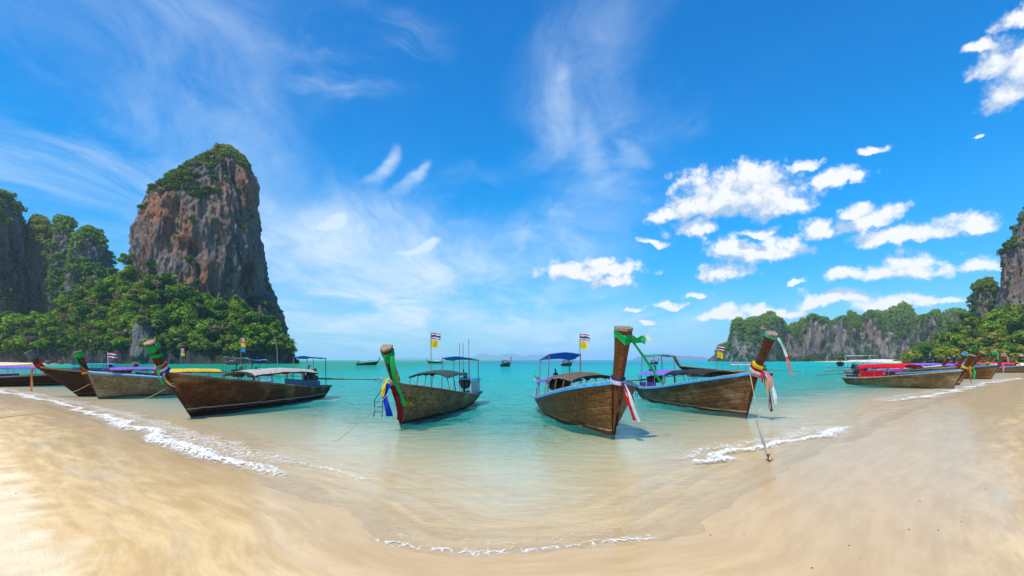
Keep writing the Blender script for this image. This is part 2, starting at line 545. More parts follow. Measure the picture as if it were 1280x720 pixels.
SHORE = [(-290, 360), (-262, 300), (-250, 272), (-183, 188), (-160, 150), (-110, 98), (-60, 53)]
SHORE += [tuple(gp(*p)) for p in [(0, 494), (60, 509), (120, 527), (180, 549), (240, 572), (300, 592), (360, 610), (425, 636), (465, 668),
          (520, 690), (600, 696), (680, 692), (760, 686), (850, 668), (905, 628), (960, 596), (1030, 562), (1090, 538), (1130, 517), (1175, 502), (1230, 484), (1280, 474)]]
SHORE += [(100, 98), (150, 150), (200, 215), (245, 290), (262, 370), (330, 480), (380, 640), (420, 900)]
SEA = SHORE + [(17500, 6000), (17500, 18500), (-17500, 18500), (-17500, 3000)]

def shore_s(x, y):
    """signed distance to the water's edge, positive on land"""
    A = np.array(SEA)
    B = np.roll(A, -1, axis=0)
    best = np.full(x.shape, 1e18)
    inside = np.zeros(x.shape, bool)
    for (ax, ay), (bx, by) in zip(A, B):
        ex, ey = bx - ax, by - ay
        t = np.clip(((x - ax) * ex + (y - ay) * ey) / (ex * ex + ey * ey), 0, 1)
        best = np.minimum(best, (x - ax - t * ex) ** 2 + (y - ay - t * ey) ** 2)
        c = (ay > y) != (by > y)
        with np.errstate(divide='ignore', invalid='ignore'):
            inside ^= c & (x < (bx - ax) * (y - ay) / (by - ay if by != ay else 1e-9) + ax)
    return np.where(inside, -1, 1) * np.sqrt(best)

def line_dist(x, y, pts):
    best = np.full(x.shape, 1e18)
    along = np.zeros(x.shape)
    L = 0
    for (ax, ay), (bx, by) in zip(pts[:-1], pts[1:]):
        ex, ey = bx - ax, by - ay
        l = math.hypot(ex, ey)
        t = np.clip(((x - ax) * ex + (y - ay) * ey) / (l * l), 0, 1)
        d2 = (x - ax - t * ex) ** 2 + (y - ay - t * ey) ** 2
        m_ = d2 < best
        best = np.where(m_, d2, best)
        along = np.where(m_, L + t * l, along)
        L += l
    return np.sqrt(best), along / L

def ground_z(s):
    land = 1.5 * (1 - np.exp(-np.maximum(s, 0) * 0.030 / 1.5))
    u = np.maximum(-s, 0)
    sea = -4.5 * (1 - np.exp(-u * 0.030 / 4.5))
    return np.where(s > 0, land, sea)

def polar(r, a):
    rr, aa = np.meshgrid(r, a, indexing='ij')
    return rr * np.sin(aa), rr * np.cos(aa)

def build_ground():
    r = np.concatenate([[0.05], np.geomspace(0.6, 60, 200), np.geomspace(62, 18500, 110)])
    a = np.concatenate([np.linspace(-R(62), R(62), 420), np.linspace(R(63), R(297), 120)])
    x, y = polar(r, a)
    s = shore_s(x, y)
    z = ground_z(s)
    near = np.exp(-np.hypot(x, y) / 45)
    z = z + near * (0.006 * fbm(x * .30, y * .30, 0 * x, 2, 5) + 0.003 * fbm(x * 1.6, y * 1.6, 0 * x, 3, 9))
    V = np.stack([x, y, z], -1).reshape(-1, 3)
    Q = grid_quads(len(r), len(a), wrap=True)
    m_, T, out = new_mat('beach_sand')
    g = T.n('ShaderNodeNewGeometry').outputs['Position']
    gx, gy, gz = T.sep(g)
    sa = T.attr('shore')
    n_big = T.noise(g, 0.35, 4, 0.55)
    n_mid = T.noise(g, 1.6, 5, 0.6)
    fine = T.noise(g, 60.0, 3, 0.7)
    grain = T.noise(g, 320.0, 2, 0.7)
    st = T.xyz(T.m('MULTIPLY', sa, 2.4), T.m('MULTIPLY', gx, 0.42), T.m('MULTIPLY', gy, 0.42))
    streak = T.noise(st, 1.7, 8, 0.68, 0.25)
    edge = T.m('ADD', sa, T.m('MULTIPLY_ADD', n_big, 2.0, T.m('MULTIPLY_ADD', n_mid, 1.3, -1.65)))
    rightward = T.smooth(gx, 0.5, 5.0, 0.0, 1.9)
    edge = T.m('SUBTRACT', edge, rightward)
    dry = T.smooth(edge, 2.35, 2.95)
    wetc = T.mix(T.smooth(streak, 0.36, 0.66), (0.60, 0.37, 0.13), (0.78, 0.525, 0.225))
    wetc = T.mix(T.smooth(T.noise(st, 0.8, 4, 0.5), 0.55, 0.75, 0, 0.45), wetc, (0.60, 0.49, 0.33))
    wetc = T.mix(T.m('MULTIPLY', T.smooth(edge, 1.2, 0.2), T.smooth(sa, -0.8, 0.1, 0.0, 0.55)), wetc, (0.50, 0.31, 0.12))
    dryc = T.mix(T.smooth(n_mid, 0.3, 0.7), (0.70, 0.55, 0.33), (0.82, 0.67, 0.43))
    col = T.mix(dry, wetc, dryc)
    # the sea bed is paler, clean sand
    col = T.mix(T.smooth(sa, -0.3, -4.0), col, (0.68, 0.55, 0.31))
    spk = T.noise(g, 38.0, 2, 0.5)
    col = T.mix(T.smooth(spk, 0.74, 0.80, 0, 0.5), col, (0.20, 0.14, 0.09))
    col = T.mix(T.lin(T.m('MULTIPLY_ADD', grain, 0.5, T.m('MULTIPLY', fine, 0.5)), 0.25, 0.75, 0.0, 0.34), col, (0.30, 0.22, 0.14))
    tx = T.noise(T.v('MULTIPLY', g, (1, 1, 0)), 9.0, 5, 0.6)
    hgt = T.m('MULTIPLY_ADD', streak, 0.5, T.m('MULTIPLY_ADD', tx, 0.30, T.m('MULTIPLY', fine, 0.22)))
    hgt = T.m('MULTIPLY_ADD', grain, 0.08, hgt)
    rpl = T.noise(T.xyz(T.m('MULTIPLY', sa, 11.0), T.m('MULTIPLY', gx, 1.1), T.m('MULTIPLY', gy, 1.1)), 1.0, 4, 0.6, 0.8)
    hgt = T.m('MULTIPLY_ADD', rpl, T.smooth(sa, 0.0, -1.5, 0.20, 1.1), hgt)
    bn = T.bump(hgt, T.lin(dry, 0, 1, 0.28, 0.55), 0.06)
    p = principled(T, out, col, T.lin(dry, 0, 1, 0.50, 0.92), bn, T.lin(dry, 0, 1, 0.4, 0.15))
    film = T.m('MULTIPLY', T.smooth(T.m('ADD', edge, T.m('MULTIPLY_ADD', streak, 1.6, -0.8)), 2.4, 0.9), 0.55)
    T.put(p.inputs['Coat Weight'], film)
    p.inputs['Coat Roughness'].default_value = 0.09
    p.inputs['Coat IOR'].default_value = 1.33
    T.put(p.inputs['Coat Normal'], T.bump(hgt, 0.06, 0.05))
    me = np_mesh('beach_sand', V, Q, m_, True, attrs={'shore': s.ravel()})
    tag(link('beach_sand', me), 'pale wet and dry sand sloping into the bay', 'beach', kind='structure')

FOAM = [  # wave lines: pixel polyline, half width m, strength
    ([(-40, 483), (0, 489), (60, 502), (120, 519), (180, 540), (240, 562), (300, 582), (360, 599), (415, 616), (450, 628)], 0.36, 1.0),
    ([(846, 580), (900, 571), (960, 557), (1020, 545), (1068, 533)], 0.31, 0.95),
    ([(450, 672), (520, 684), (600, 689), (680, 685), (760, 679), (840, 668)], 0.13, 0.66),
    ([(1100, 506), (1130, 500), (1175, 494), (1230, 480), (1285, 472)], 0.55, 0.9),
    ([(1080, 523), (1110, 515), (1140, 508)], 0.35, 0.5),
    ([(360, 578), (420, 588), (470, 602)], 0.18, 0.6),
]
def build_water():
    r = np.concatenate([np.exp(np.arange(math.log(2.2), math.log(70), 0.0072)), np.geomspace(71, 17500, 190)])
    a = np.linspace(-R(66), R(66), 470)
    x, y = polar(r, a)
    s = shore_s(x, y)
    dep = -ground_z(s)
    rr = np.hypot(x, y)
    near = np.exp(-rr / 40)
    amp = np.clip(dep * 0.55 + 0.010, 0.004, 0.11) * np.exp(-rr / 55)
    z = amp * (0.62 * fbm(x * .60, y * 1.2, 0 * x, 4, 21, .58) + 0.35 * np.sin(y * 2.1 + 0.7 * fbm(x * .3, y * .3, 0 * x, 2, 3) * 3))
    foam = np.zeros(x.shape)
    trail = np.zeros(x.shape)
    for pts, w, st in FOAM:
        wp = [tuple(gp(*p)) for p in pts]
        wx = x + 0.22 * fbm(x * .9, y * .9, 0 * x, 3, 31) * w * 3
        wy = y + 0.22 * fbm(x * .9 + 9, y * .9, 0 * x, 3, 33) * w * 3
        dd, al = line_dist(wx, wy, wp)
        end = sstep(al, 0.0, 0.06) * sstep(1 - al, 0.0, 0.10)
        ww = w * (0.75 + 0.35 * vnoise(al * 14, 0 * al, 0 * al, 41))
        k = np.exp(-(dd / ww) ** 2) * end * st
        foam = np.maximum(foam, k)
        dt, _ = line_dist(wx + np.sign(wx) * .30 * w / .3, wy - .50 * w / .3, wp)
        trail = np.maximum(trail, np.exp(-(dt / (ww * 2.0)) ** 2) * end * st * 0.62)
        z = z + 0.055 * st * w / 0.36 * np.exp(-(dd / (w * 0.8)) ** 2) * end + 0.016 * k * fbm(x * 7, y * 7, 0 * x, 3, 51)
    foam = np.maximum(foam, trail)
    z = np.where((dep > -.02) & (dep < .12), np.maximum(z, -0.25 * np.abs(dep)), z)
    V = np.stack([x, y, z], -1).reshape(-1, 3)
    Q = grid_quads(len(r), len(a))[:, ::-1]
    m_, T, out = new_mat('sea_water')
    g = T.n('ShaderNodeNewGeometry').outputs['Position']
    dp, fo = T.attr('depth'), T.attr('foam')
    rip1 = T.noise(T.v('MULTIPLY', g, (0.75, 1.5, 0)), 1.6, 4, 0.55, 0.6)
    rip2 = T.noise(T.v('MULTIPLY', g, (0.8, 1.3, 0)), 6.0, 4, 0.6, 0.5)
    swl = T.noise(T.v('MULTIPLY', g, (0.10, 0.24, 0)), 1.0, 3, 0.5)
    hgt = T.m('MULTIPLY_ADD', rip1, 0.80, T.m('MULTIPLY_ADD', rip2, 0.28, T.m('MULTIPLY', swl, 1.6)))
    bn = T.bump(hgt, 1.0, 0.62)
    # body colour: clear at the edge, milky aqua, turquoise, blue-green offshore
    big = T.noise(T.v('MULTIPLY', g, (0.010, 0.030, 0)), 1.0, 5, 0.6, 0.3)
    d2 = T.m('MULTIPLY', dp, T.lin(big, 0.3, 0.7, 0.70, 1.30))
    body = T.mix(T.smooth(d2, 0.25, 1.1), (0.040, 0.58, 0.44), (0.002, 0.50, 0.44))
    body = T.mix(T.smooth(d2, 0.9, 3.2), body, (0.001, 0.31, 0.37))
    body = T.mix(T.smooth(d2, 2.8, 4.9), body, (0.001, 0.17, 0.29))
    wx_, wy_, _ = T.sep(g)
    grn_refl = T.m('MULTIPLY', T.smooth(wx_, -9, -48), T.smooth(d2, 0.35, 0.8))  # hillside's green reflection painted into the water's own green on the left
    body = T.mix(T.m('MULTIPLY', grn_refl, 0.85), body, (0.001, 0.30, 0.13))
    op = T.m('SUBTRACT', 1.0, T.m('POWER', 2.718, T.m('MULTIPLY', d2, -3.1)))
    op = T.m('MULTIPLY', op, T.smooth(dp, 0.03, 0.28))
    dif = T.n('ShaderNodeBsdfDiffuse')
    T.put(dif.inputs[0], body)
    T.put(dif.inputs['Normal'], T.bump(hgt, 1.0, 1.1))
    tr = T.n('ShaderNodeBsdfTransparent')
    T.put(tr.inputs[0], T.mix(T.smooth(dp, 0.0, 0.5), (0.985, 0.985, 0.95), (0.82, 0.97, 0.86)))
    mx = T.n('ShaderNodeMixShader')
    T.put(mx.inputs[0], op)
    T.t.links.new(tr.outputs[0], mx.inputs[1])
    T.t.links.new(dif.outputs[0], mx.inputs[2])
    fr = T.n('ShaderNodeFresnel')
    fr.inputs[0].default_value = 1.33
    T.put(fr.inputs['Normal'], bn)
    fac = T.m('MULTIPLY', T.m('MINIMUM', T.m('MULTIPLY', fr.outputs[0], 0.75), T.smooth(wy_, 9, 70, 0.40, 0.27)), T.smooth(dp, -0.01, 0.30, 0.45, 1.0))
    gl = T.n('ShaderNodeBsdfGlossy')
    gl.inputs['Color'].default_value = (0.95, 0.98, 1, 1)
    gl.inputs['Roughness'].default_value = 0.06
    T.put(gl.inputs['Normal'], bn)
    mx2 = T.n('ShaderNodeMixShader')
    T.put(mx2.inputs[0], fac)
    T.t.links.new(mx.outputs[0], mx2.inputs[1])
    T.t.links.new(gl.outputs[0], mx2.inputs[2])
    # foam
    bub = T.noise(g, 11.0, 7, 0.72)
    vor = T.n('ShaderNodeTexVoronoi', feature='DISTANCE_TO_EDGE')
    T.put(vor.inputs['Vector'], T.v('ADD', g, T.v('SCALE', T.noise(g, 3.0, 3, color=True), scale=0.35)))
    vor.inputs['Scale'].default_value = 7.5
    lace = T.smooth(vor.outputs['Distance'], 0.0, 0.22, 0.34, -0.14)
    fm = T.m('ADD', T.m('ADD', fo, lace), T.m('MULTIPLY_ADD', bub, 1.5, -1.02))
    fmask = T.m('MULTIPLY', T.smooth(fm, 0.34, 0.86), T.smooth(fo, 0.02, 0.12))
    fd = T.n('ShaderNodeBsdfDiffuse')
    fd.inputs[0].default_value = (0.78, 0.78, 0.75, 1)
    T.put(fd.inputs['Normal'], T.bump(T.noise(g, 24.0, 4, .7), 0.7, 0.03))
    mx3 = T.n('ShaderNodeMixShader')
    T.put(mx3.inputs[0], T.m('MULTIPLY', fmask, 0.86))
    T.t.links.new(mx2.outputs[0], mx3.inputs[1])
    T.t.links.new(fd.outputs[0], mx3.inputs[2])
    T.t.links.new(mx3.outputs[0], out.inputs[0])
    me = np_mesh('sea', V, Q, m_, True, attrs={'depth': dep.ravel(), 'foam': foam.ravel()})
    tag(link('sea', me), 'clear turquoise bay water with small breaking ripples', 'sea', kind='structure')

build_ground()
build_water()

# ------------------------------------------------------------------ limestone
def m_rock(name, orange=0.5, pale=0.3, tint=(1, 1, 1), freq=1.0, mossy=0.25):
    m_, T, out = new_mat(name)
    o = T.n('ShaderNodeTexCoord').outputs['Object']
    f = freq
    ver = T.v('MULTIPLY', o, (0.16 * f, 0.16 * f, 0.022 * f))
    n1 = T.noise(ver, 1.0, 9, 0.72, 0.7)
    n2 = T.noise(T.v('MULTIPLY', o, (0.55 * f, 0.55 * f, 0.06 * f)), 1.0, 6, 0.65, 0.4)
    n3 = T.noise(T.v('MULTIPLY', o, (0.035 * f, 0.035 * f, 0.022 * f)), 1.0, 4, 0.55, 0.5)
    n4 = T.noise(T.v('MULTIPLY', o, (0.9 * f, 0.9 * f, 0.5 * f)), 1.0, 7, 0.75)
    tt = lambda c: tuple(a * b for a, b in zip(c, tint))
    col = T.mix(T.smooth(n1, 0.30, 0.66), tt((0.046, 0.050, 0.060)), tt((0.275, 0.240, 0.210)))
    om = T.m('MULTIPLY', T.smooth(n3, 0.55 - 0.16 * orange, 0.70), T.smooth(n2, 0.32, 0.60))
    col = T.mix(T.m('MULTIPLY', om, min(1, orange * 1.3), clamp=True), col, T.mix(n4, tt((0.38, 0.105, 0.034)), tt((0.44, 0.21, 0.09))))
    pm = T.m('MULTIPLY', T.smooth(n2, 0.56, 0.70), T.smooth(n4, 0.42, 0.62))
    col = T.mix(T.m('MULTIPLY', pm, pale), col, tt((0.55, 0.46, 0.34)))
    col = T.mix(T.smooth(n1, 0.45, 0.30, 0, 0.85), col, tt((0.022, 0.024, 0.030)))
    col = T.mix(T.smooth(n2, 0.44, 0.34, 0, 0.7), col, tt((0.030, 0.030, 0.034)))
    vo = T.n('ShaderNodeTexVoronoi', feature='DISTANCE_TO_EDGE')
    T.put(vo.inputs['Vector'], T.v('ADD', T.v('MULTIPLY', o, (.30 * f, .30 * f, .075 * f)), T.v('SCALE', T.noise(o, .35 * f, 4, .6, color=True), scale=1.1)))
    crk = T.smooth(vo.outputs['Distance'], 0.0, 0.09)
    col = T.mix(T.m('MULTIPLY', T.m('SUBTRACT', 1.0, crk), 0.62), col, (0.014, 0.014, 0.018))
    ms = T.m('MULTIPLY', T.smooth(T.noise(o, 0.16 * f, 6, 0.7), 0.56, 0.68), mossy)
    col = T.mix(ms, col, (0.055, 0.075, 0.022))
    h = T.m('MULTIPLY_ADD', n2, 1.2, T.m('MULTIPLY_ADD', n4, 0.6, T.m('MULTIPLY_ADD', n1, 1.2, T.m('MULTIPLY', crk, 0.5))))
    principled(T, out, col, 0.9, T.bump(h, 0.8, 1.6 / f), 0.15)
    return m_

def m_leaf(name, dark, mid, light, tl=0.25):
    m_, T, out = new_mat(name)
    t = T.attr('tint')
    rnd = T.n('ShaderNodeObjectInfo').outputs['Random']
    k = T.m('ADD', T.m('MULTIPLY', t, 0.78), T.m('MULTIPLY', rnd, 0.26))
    col = T.mix(T.smooth(k, 0.10, 0.52), dark, mid)
    col = T.mix(T.smooth(k, 0.50, 0.98), col, light)
    df = T.n('ShaderNodeBsdfDiffuse')
    T.put(df.inputs[0], col)
    ts = T.n('ShaderNodeBsdfTranslucent')
    T.put(ts.inputs[0], T.v('MULTIPLY', col, (1.1, 1.15, 0.6)))
    mx = T.n('ShaderNodeMixShader')
    mx.inputs[0].default_value = tl
    T.t.links.new(df.outputs[0], mx.inputs[1])
    T.t.links.new(ts.outputs[0], mx.inputs[2])
    T.t.links.new(mx.outputs[0], out.inputs[0])
    return m_

LEAF = {
    'green': m_leaf('green_leaves', (0.016, .052, .006), (0.098, .210, .012), (0.30, .42, .028)),
    'dark': m_leaf('dark_leaves', (0.012, .040, .010), (0.045, .115, .018), (0.12, .22, .035)),
    'olive': m_leaf('olive_leaves', (0.036, .062, .008), (0.125, .180, .018), (0.28, .33, .045)),
    'brown': m_leaf('bare_brown_twigs', (0.060, .045, .030), (0.145, .105, .070), (0.24, .18, .12), .1),
    'cliff': m_leaf('cliff_leaves', (0.020, .052, .010), (0.085, .150, .018), (0.23, .25, .035)),
    'ridge': m_leaf('ridge_leaves', (0.022, .058, .010), (0.085, .165, .020), (0.21, .28, .04)),
    'gold': m_leaf('yellow_green_leaves', (0.065, .080, .008), (0.23, .235, .02), (0.42, .37, .05)),
}

def leaf_cloud(centers, radii, tints, n, leaf, flat=0.8, seed=1):
    """n leaf cards round each centre -> V, Q, tint"""
    g = np.random.default_rng(seed)
    k = len(centers)
    dv = g.normal(size=(k, n, 3))
    dv /= np.linalg.norm(dv, axis=-1, keepdims=True)
    dv[..., 2] = np.where(g.random((k, n)) < 0.62, np.abs(dv[..., 2]), dv[..., 2])
    rad = radii[:, None] * (0.55 + 0.5 * g.random((k, n)) ** 0.6)
    off = dv * rad[..., None]
    off[..., 2] *= flat
    c = centers[:, None, :] + off
    nm = dv * 0.75 + g.normal(size=(k, n, 3)) * 0.42 + np.array([0, 0, 0.30])
    nm /= np.linalg.norm(nm, axis=-1, keepdims=True)
    rv = g.normal(size=(k, n, 3))
    t1 = np.cross(nm, rv)
    t1 /= np.linalg.norm(t1, axis=-1, keepdims=True)
    t2 = np.cross(nm, t1)
    lf = (leaf if np.isscalar(leaf) else leaf[:, None, None]) * (0.6 + 0.8 * g.random((k, n, 1)))
    a, b = t1 * lf, t2 * lf * 0.72
    V = np.stack([c - a, c + b * 0.9, c + a, c - b], 2).reshape(-1, 3)
    Q = np.arange(k * n * 4).reshape(-1, 4)
    ti = np.clip(tints[:, None] + g.normal(size=(k, n)) * 0.16, 0, 1)
    return V, Q, np.repeat(ti.ravel(), 4)

def scatter(name, parent, P, size, mat, n=70, leaf=0.3, seed=1, flat=0.75):
    g = np.random.default_rng(seed)
    V, Q, t = leaf_cloud(P, size, g.random(len(P)), n, size * leaf, flat, seed)
    o = link(name, np_mesh(name, V, Q, mat, False, attrs={'tint': t}), parent)
    o['kind'] = 'stuff'
    return o

def grid_normals(G, wrap):
    du = (np.roll(G, -1, 1) - np.roll(G, 1, 1)) if wrap else np.gradient(G, axis=1)
    dv = np.gradient(G, axis=0)
    n = np.cross(du, dv)
    return n / (np.linalg.norm(n, axis=-1, keepdims=True) + 1e-9)

def tower(name, label, prof, d, ry, mat, seed, leaf_mat, up=0.32, wild=0.0, nclump=500, csize=(1.6, 3.4),
          amp=1.0, nth=440, nz=240, expo=2.3, nleaf=75, caves=(), low=0.0):
    """limestone tower: prof = (y px, left px, right px) from foot to top at distance d"""
    g = np.random.default_rng(seed)
    def geo(prof, nth, nz):
        pz = np.array([CAM_H + (450 - p[0]) / F * d for p in prof])
        phi = math.atan((0.5 * (prof[-1][1] + prof[-1][2]) - 640) / F)
        rho = d / math.cos(phi)
        tau = lambda p: rho * 0.955 * math.tan(math.atan((p - 640) / F) - phi)
        xl = np.array([tau(p[1]) for p in prof])
        xr = np.array([tau(p[2]) for p in prof])
        zz = np.concatenate([np.linspace(-3, pz[-1] - 6, nz - 24), pz[-1] - 6 * (1 - np.sin(np.linspace(0.06, 1, 24) * math.pi / 2))])
        l, r_ = np.interp(zz, pz, xl), np.interp(zz, pz, xr)
        cx, rx = (l + r_) / 2, np.maximum((r_ - l) / 2, 0.15)
        ryz = ry * (rx / rx.max()) ** 0.65
        th = np.linspace(0, 2 * math.pi, nth, endpoint=False)
        c, s = np.cos(th), np.sin(th)
        ux = np.sign(c) * np.abs(c) ** (2 / expo)
        uy = np.sign(s) * np.abs(s) ** (2 / expo)
        X = cx[:, None] + rx[:, None] * ux[None]
        Y = rho + (ry - ryz[:, None]) * 0.45 + ryz[:, None] * uy[None]
        Z = np.repeat(zz[:, None], nth, 1)
        nx, ny = c[None] * ryz[:, None], s[None] * rx[:, None]
        nl = np.hypot(nx, ny) + 1e-6
        nx, ny = nx / nl, ny / nl
        w = np.clip(rx[:, None] / 8, 0.05, 1)
        D = 3.2 * fbm(X * .045, Y * .045, Z * .014, 3, seed) \
            + 2.4 * (0.5 - np.abs(fbm(X * .11, Y * .11, Z * .016, 3, seed + 3))) \
            + 1.5 * fbm(X * .28, Y * .28, Z * .05, 3, seed + 5) + 1.0 * fbm(X * .7, Y * .7, Z * .28, 2, seed + 7) \
            + 1.1 * (0.4 - np.abs(fbm(X * .42, Y * .42, Z * .075, 2, seed + 9)))
        pit = fbm(X * .10 + 5, Y * .10, Z * .035, 3, seed + 11)
        D = D - 4.5 * sstep(pit, 0.55, 0.95)
        for (cpx, cpy, crx, crz, cd) in caves:
            ccx, ccz = tau(cpx), CAM_H + (450 - cpy) / F * (d - ry)
            D = D - cd * np.exp(-((X - ccx) / crx) ** 2 - ((Z - ccz) / crz) ** 2) * (s[None] < 0)
        D = (D - 1.3) * amp * w
        # wave-cut notch at the foot
        D = D - 2.2 * np.exp(-((Z - 1.2) / 1.6) ** 2) * w
        X, Y = X + nx * D, Y + ny * D
        Z = Z + 0.8 * amp * fbm(X * .2, Y * .2, Z * .1, 3, seed + 13) * w
        X, Y = Y * math.sin(phi) + X * math.cos(phi), Y * math.cos(phi) - X * math.sin(phi)
        G = np.stack([X, Y, Z], -1)
        return G, X, Y, Z, N_off(cx, rho, phi, d), phi
    N_off = lambda cx, rho, phi, d: np.array([rho * math.sin(phi) + cx[0] * math.cos(phi), d - cx[0] * math.sin(phi), 0])
    # fit the outline: a few coarse passes correct the profile for the depth of the rock
    tgt = np.array(prof, float)
    cur = tgt.copy()
    for _ in range(4):
        G = geo(cur.tolist(), 96, 90)[0]
        qx = 640 + F * G[..., 0] / G[..., 1]
        qy = 450 - F * (G[..., 2] - CAM_H) / G[..., 1]
        err_top = qy.min() - tgt[-1, 0]
        el, er = np.zeros(len(tgt)), np.zeros(len(tgt))
        for q in range(1, len(tgt)):
            m_ = np.abs(qy - tgt[q, 0]) < 4
            if m_.sum() > 3:
                el[q], er[q] = qx[m_].min() - tgt[q, 1], qx[m_].max() - tgt[q, 2]
        for e in (el, er):
            e[0] = e[1]
            e[:] = np.convolve(np.pad(np.clip(e, -14, 14), 2, mode='edge'), np.ones(5) / 5, 'valid')
        cur[:, 1] -= .45 * el
        cur[:, 2] -= .45 * er
        bad = cur[:, 2] - cur[:, 1] < 5
        mid = (cur[:, 1] + cur[:, 2]) / 2
        cur[bad, 1], cur[bad, 2] = mid[bad] - 2.5, mid[bad] + 2.5
        cur[:, 0] -= .6 * err_top * (450 - tgt[:, 0]) / (450 - tgt[-1, 0])
    G, X, Y, Z, off, phi = geo(cur.tolist(), nth, nz)
    top = G[-1].mean(0) + np.array([0, 0, 0.3])
    V = np.concatenate([G.reshape(-1, 3), top[None]])
    Q = grid_quads(nz, nth, wrap=True)
    base = (nz - 1) * nth
    capq = np.array([[base + j, base + (j + 1) % nth, nz * nth, nz * nth] for j in range(nth)])
    root = link(name, None)
    root.location = off
    me = bpy.data.meshes.new('rock_face')
    me.from_pydata((V - off).tolist(), [], Q.tolist() + [tuple(q[:3]) for q in capq.tolist()])
    me.materials.append(mat)
    me.polygons.foreach_set('use_smooth', [True] * len(me.polygons))
    link('rock_face', me, root)
    tag(root, label, 'rock')
    # vegetation on ledges, shoulders and the summit
    N = grid_normals(G, True)
    front = (N[..., 0] * math.sin(phi) + N[..., 1] * math.cos(phi) < 0.25)
    nzv = N[..., 2]
    for ax_ in (0, 1):
        nzv = sum(np.roll(nzv, k_, ax_) for k_ in range(-4, 5)) / 9
    patch = fbm(X * .06, Y * .06, Z * .05, 4, seed + 23)
    pr = sstep(nzv, up - .1, up + .15) * 1.0 + wild * sstep(patch, 0.15, 0.5) + low * sstep(patch, -.3, .3)
    hfr = (Z - Z.min()) / (Z.max() - Z.min())
    pr = pr + 1.2 * sstep(hfr, 0.93, 0.98)
    area = np.linalg.norm(np.cross(np.roll(G, -1, 1) - G, np.gradient(G, axis=0)), axis=-1)
    pr = (pr * front * np.minimum(area, 6)).ravel()
    idx = g.choice(len(pr), nclump, replace=True, p=pr / pr.sum())
    P = G.reshape(-1, 3)[idx] + N.reshape(-1, 3)[idx] * 0.4 + g.normal(size=(nclump, 3)) * 0.5 - off
    sz = g.uniform(csize[0], csize[1], nclump)
    scatter('cliff_foliage', root, P, sz, leaf_mat, nleaf, 0.26, seed)
    return root

rock_big = m_rock('orange_streaked_limestone', orange=1.0, pale=0.32)
rock_grey = m_rock('grey_limestone', orange=0.35, pale=0.30, tint=(.95, .98, 1.05))
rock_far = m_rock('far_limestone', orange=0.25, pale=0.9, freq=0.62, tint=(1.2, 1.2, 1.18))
rock_right = m_rock('ribbed_limestone', orange=0.6, pale=0.55, tint=(1.0, 1.0, 1.0))

tower('limestone_tower', 'huge orange and grey limestone tower with bushes along its left shoulder',
      [(456, 168, 360), (430, 164, 360), (405, 161, 357), (390, 160, 351), (372, 160, 345), (350, 160, 338), (320, 160, 331), (300, 162, 328),
       (285, 165, 326), (262, 174, 323), (240, 194, 322), (220, 213, 319), (205, 234, 312), (194, 252, 301), (187, 264, 293), (183.5, 277, 285)],
      335, 34, rock_big, 101, LEAF['cliff'], up=0.44, nclump=760, csize=(1.2, 2.7), wild=0.03,
      caves=[(318, 352, 5, 12, 6), (282, 362, 6, 9, 5), (236, 312, 12, 5, 4), (300, 262, 4, 14, 3)])
tower('limestone_cliff', 'grey limestone cliff with a rounded bushy top beside the twin pinnacles',
      [(456, -170, 48), (400, -168, 46), (350, -160, 43), (300, -140, 37), (280, -125, 33), (262, -105, 26), (250, -90, 18), (240, -70, 8), (235, -45, -5)],
      380, 55, rock_grey, 111, LEAF['cliff'], up=0.22, nclump=620, csize=(2.0, 4.2), wild=0.35)
for nm, lb, pf, dd, sd, nc, wl in [
    ('limestone_pinnacle', 'slim bushy limestone pinnacle between the rounded cliff and its twin',
     [(456, 22, 92), (400, 28, 90), (350, 33, 82), (310, 37, 70), (285, 38, 62), (275, 41, 56), (271, 45, 51)], 395, 121, 420, 0.9),
    ('limestone_pinnacle', 'dark bare-faced limestone pinnacle in the middle of the overgrown outcrop',
     [(456, 40, 130), (400, 45, 122), (340, 58, 112), (310, 64, 100), (288, 67, 94), (277, 70, 90), (272, 74, 84)], 388, 131, 300, 0.5),
    ('limestone_knoll', 'rounded limestone knoll smothered in dark green bushes by the big tower',
     [(456, 62, 150), (400, 70, 145), (350, 80, 141), (320, 88, 138), (305, 92, 134), (292, 97, 126), (286, 102, 116)], 378, 141, 640, 1.6)]:
    tower(nm, lb, pf, dd, 26, rock_grey, sd, LEAF['dark'] if sd != 121 else LEAF['cliff'], up=0.2, nclump=nc, csize=(2.0, 4.0), wild=wl, nth=200, nz=130, low=wl * .4)
tower('limestone_cliff', 'tall ribbed limestone wall rising above the beach forest',
      [(456, 1236, 1480), (400, 1244, 1470), (360, 1248, 1460), (330, 1249, 1450), (318, 1251, 1440), (300, 1262, 1430), (282, 1268, 1420), (268, 1276, 1410), (250, 1290, 1390), (235, 1310, 1370), (225, 1330, 1350)],
      330, 60, rock_right, 151, LEAF['cliff'], up=0.28, nclump=420, csize=(1.6, 3.2), wild=0.08)
tower('limestone_pinnacle', 'squat bushy-topped limestone stack next to the ribbed wall',
      [(456, 1205, 1262), (410, 1210, 1256), (395, 1213, 1252), (375, 1213, 1249), (362, 1215, 1247), (355, 1220, 1243), (351, 1226, 1238)],
      400, 24, rock_right, 161, LEAF['cliff'], up=0.22, nclump=300, csize=(1.8, 3.4), wild=0.5, nth=180, nz=120)

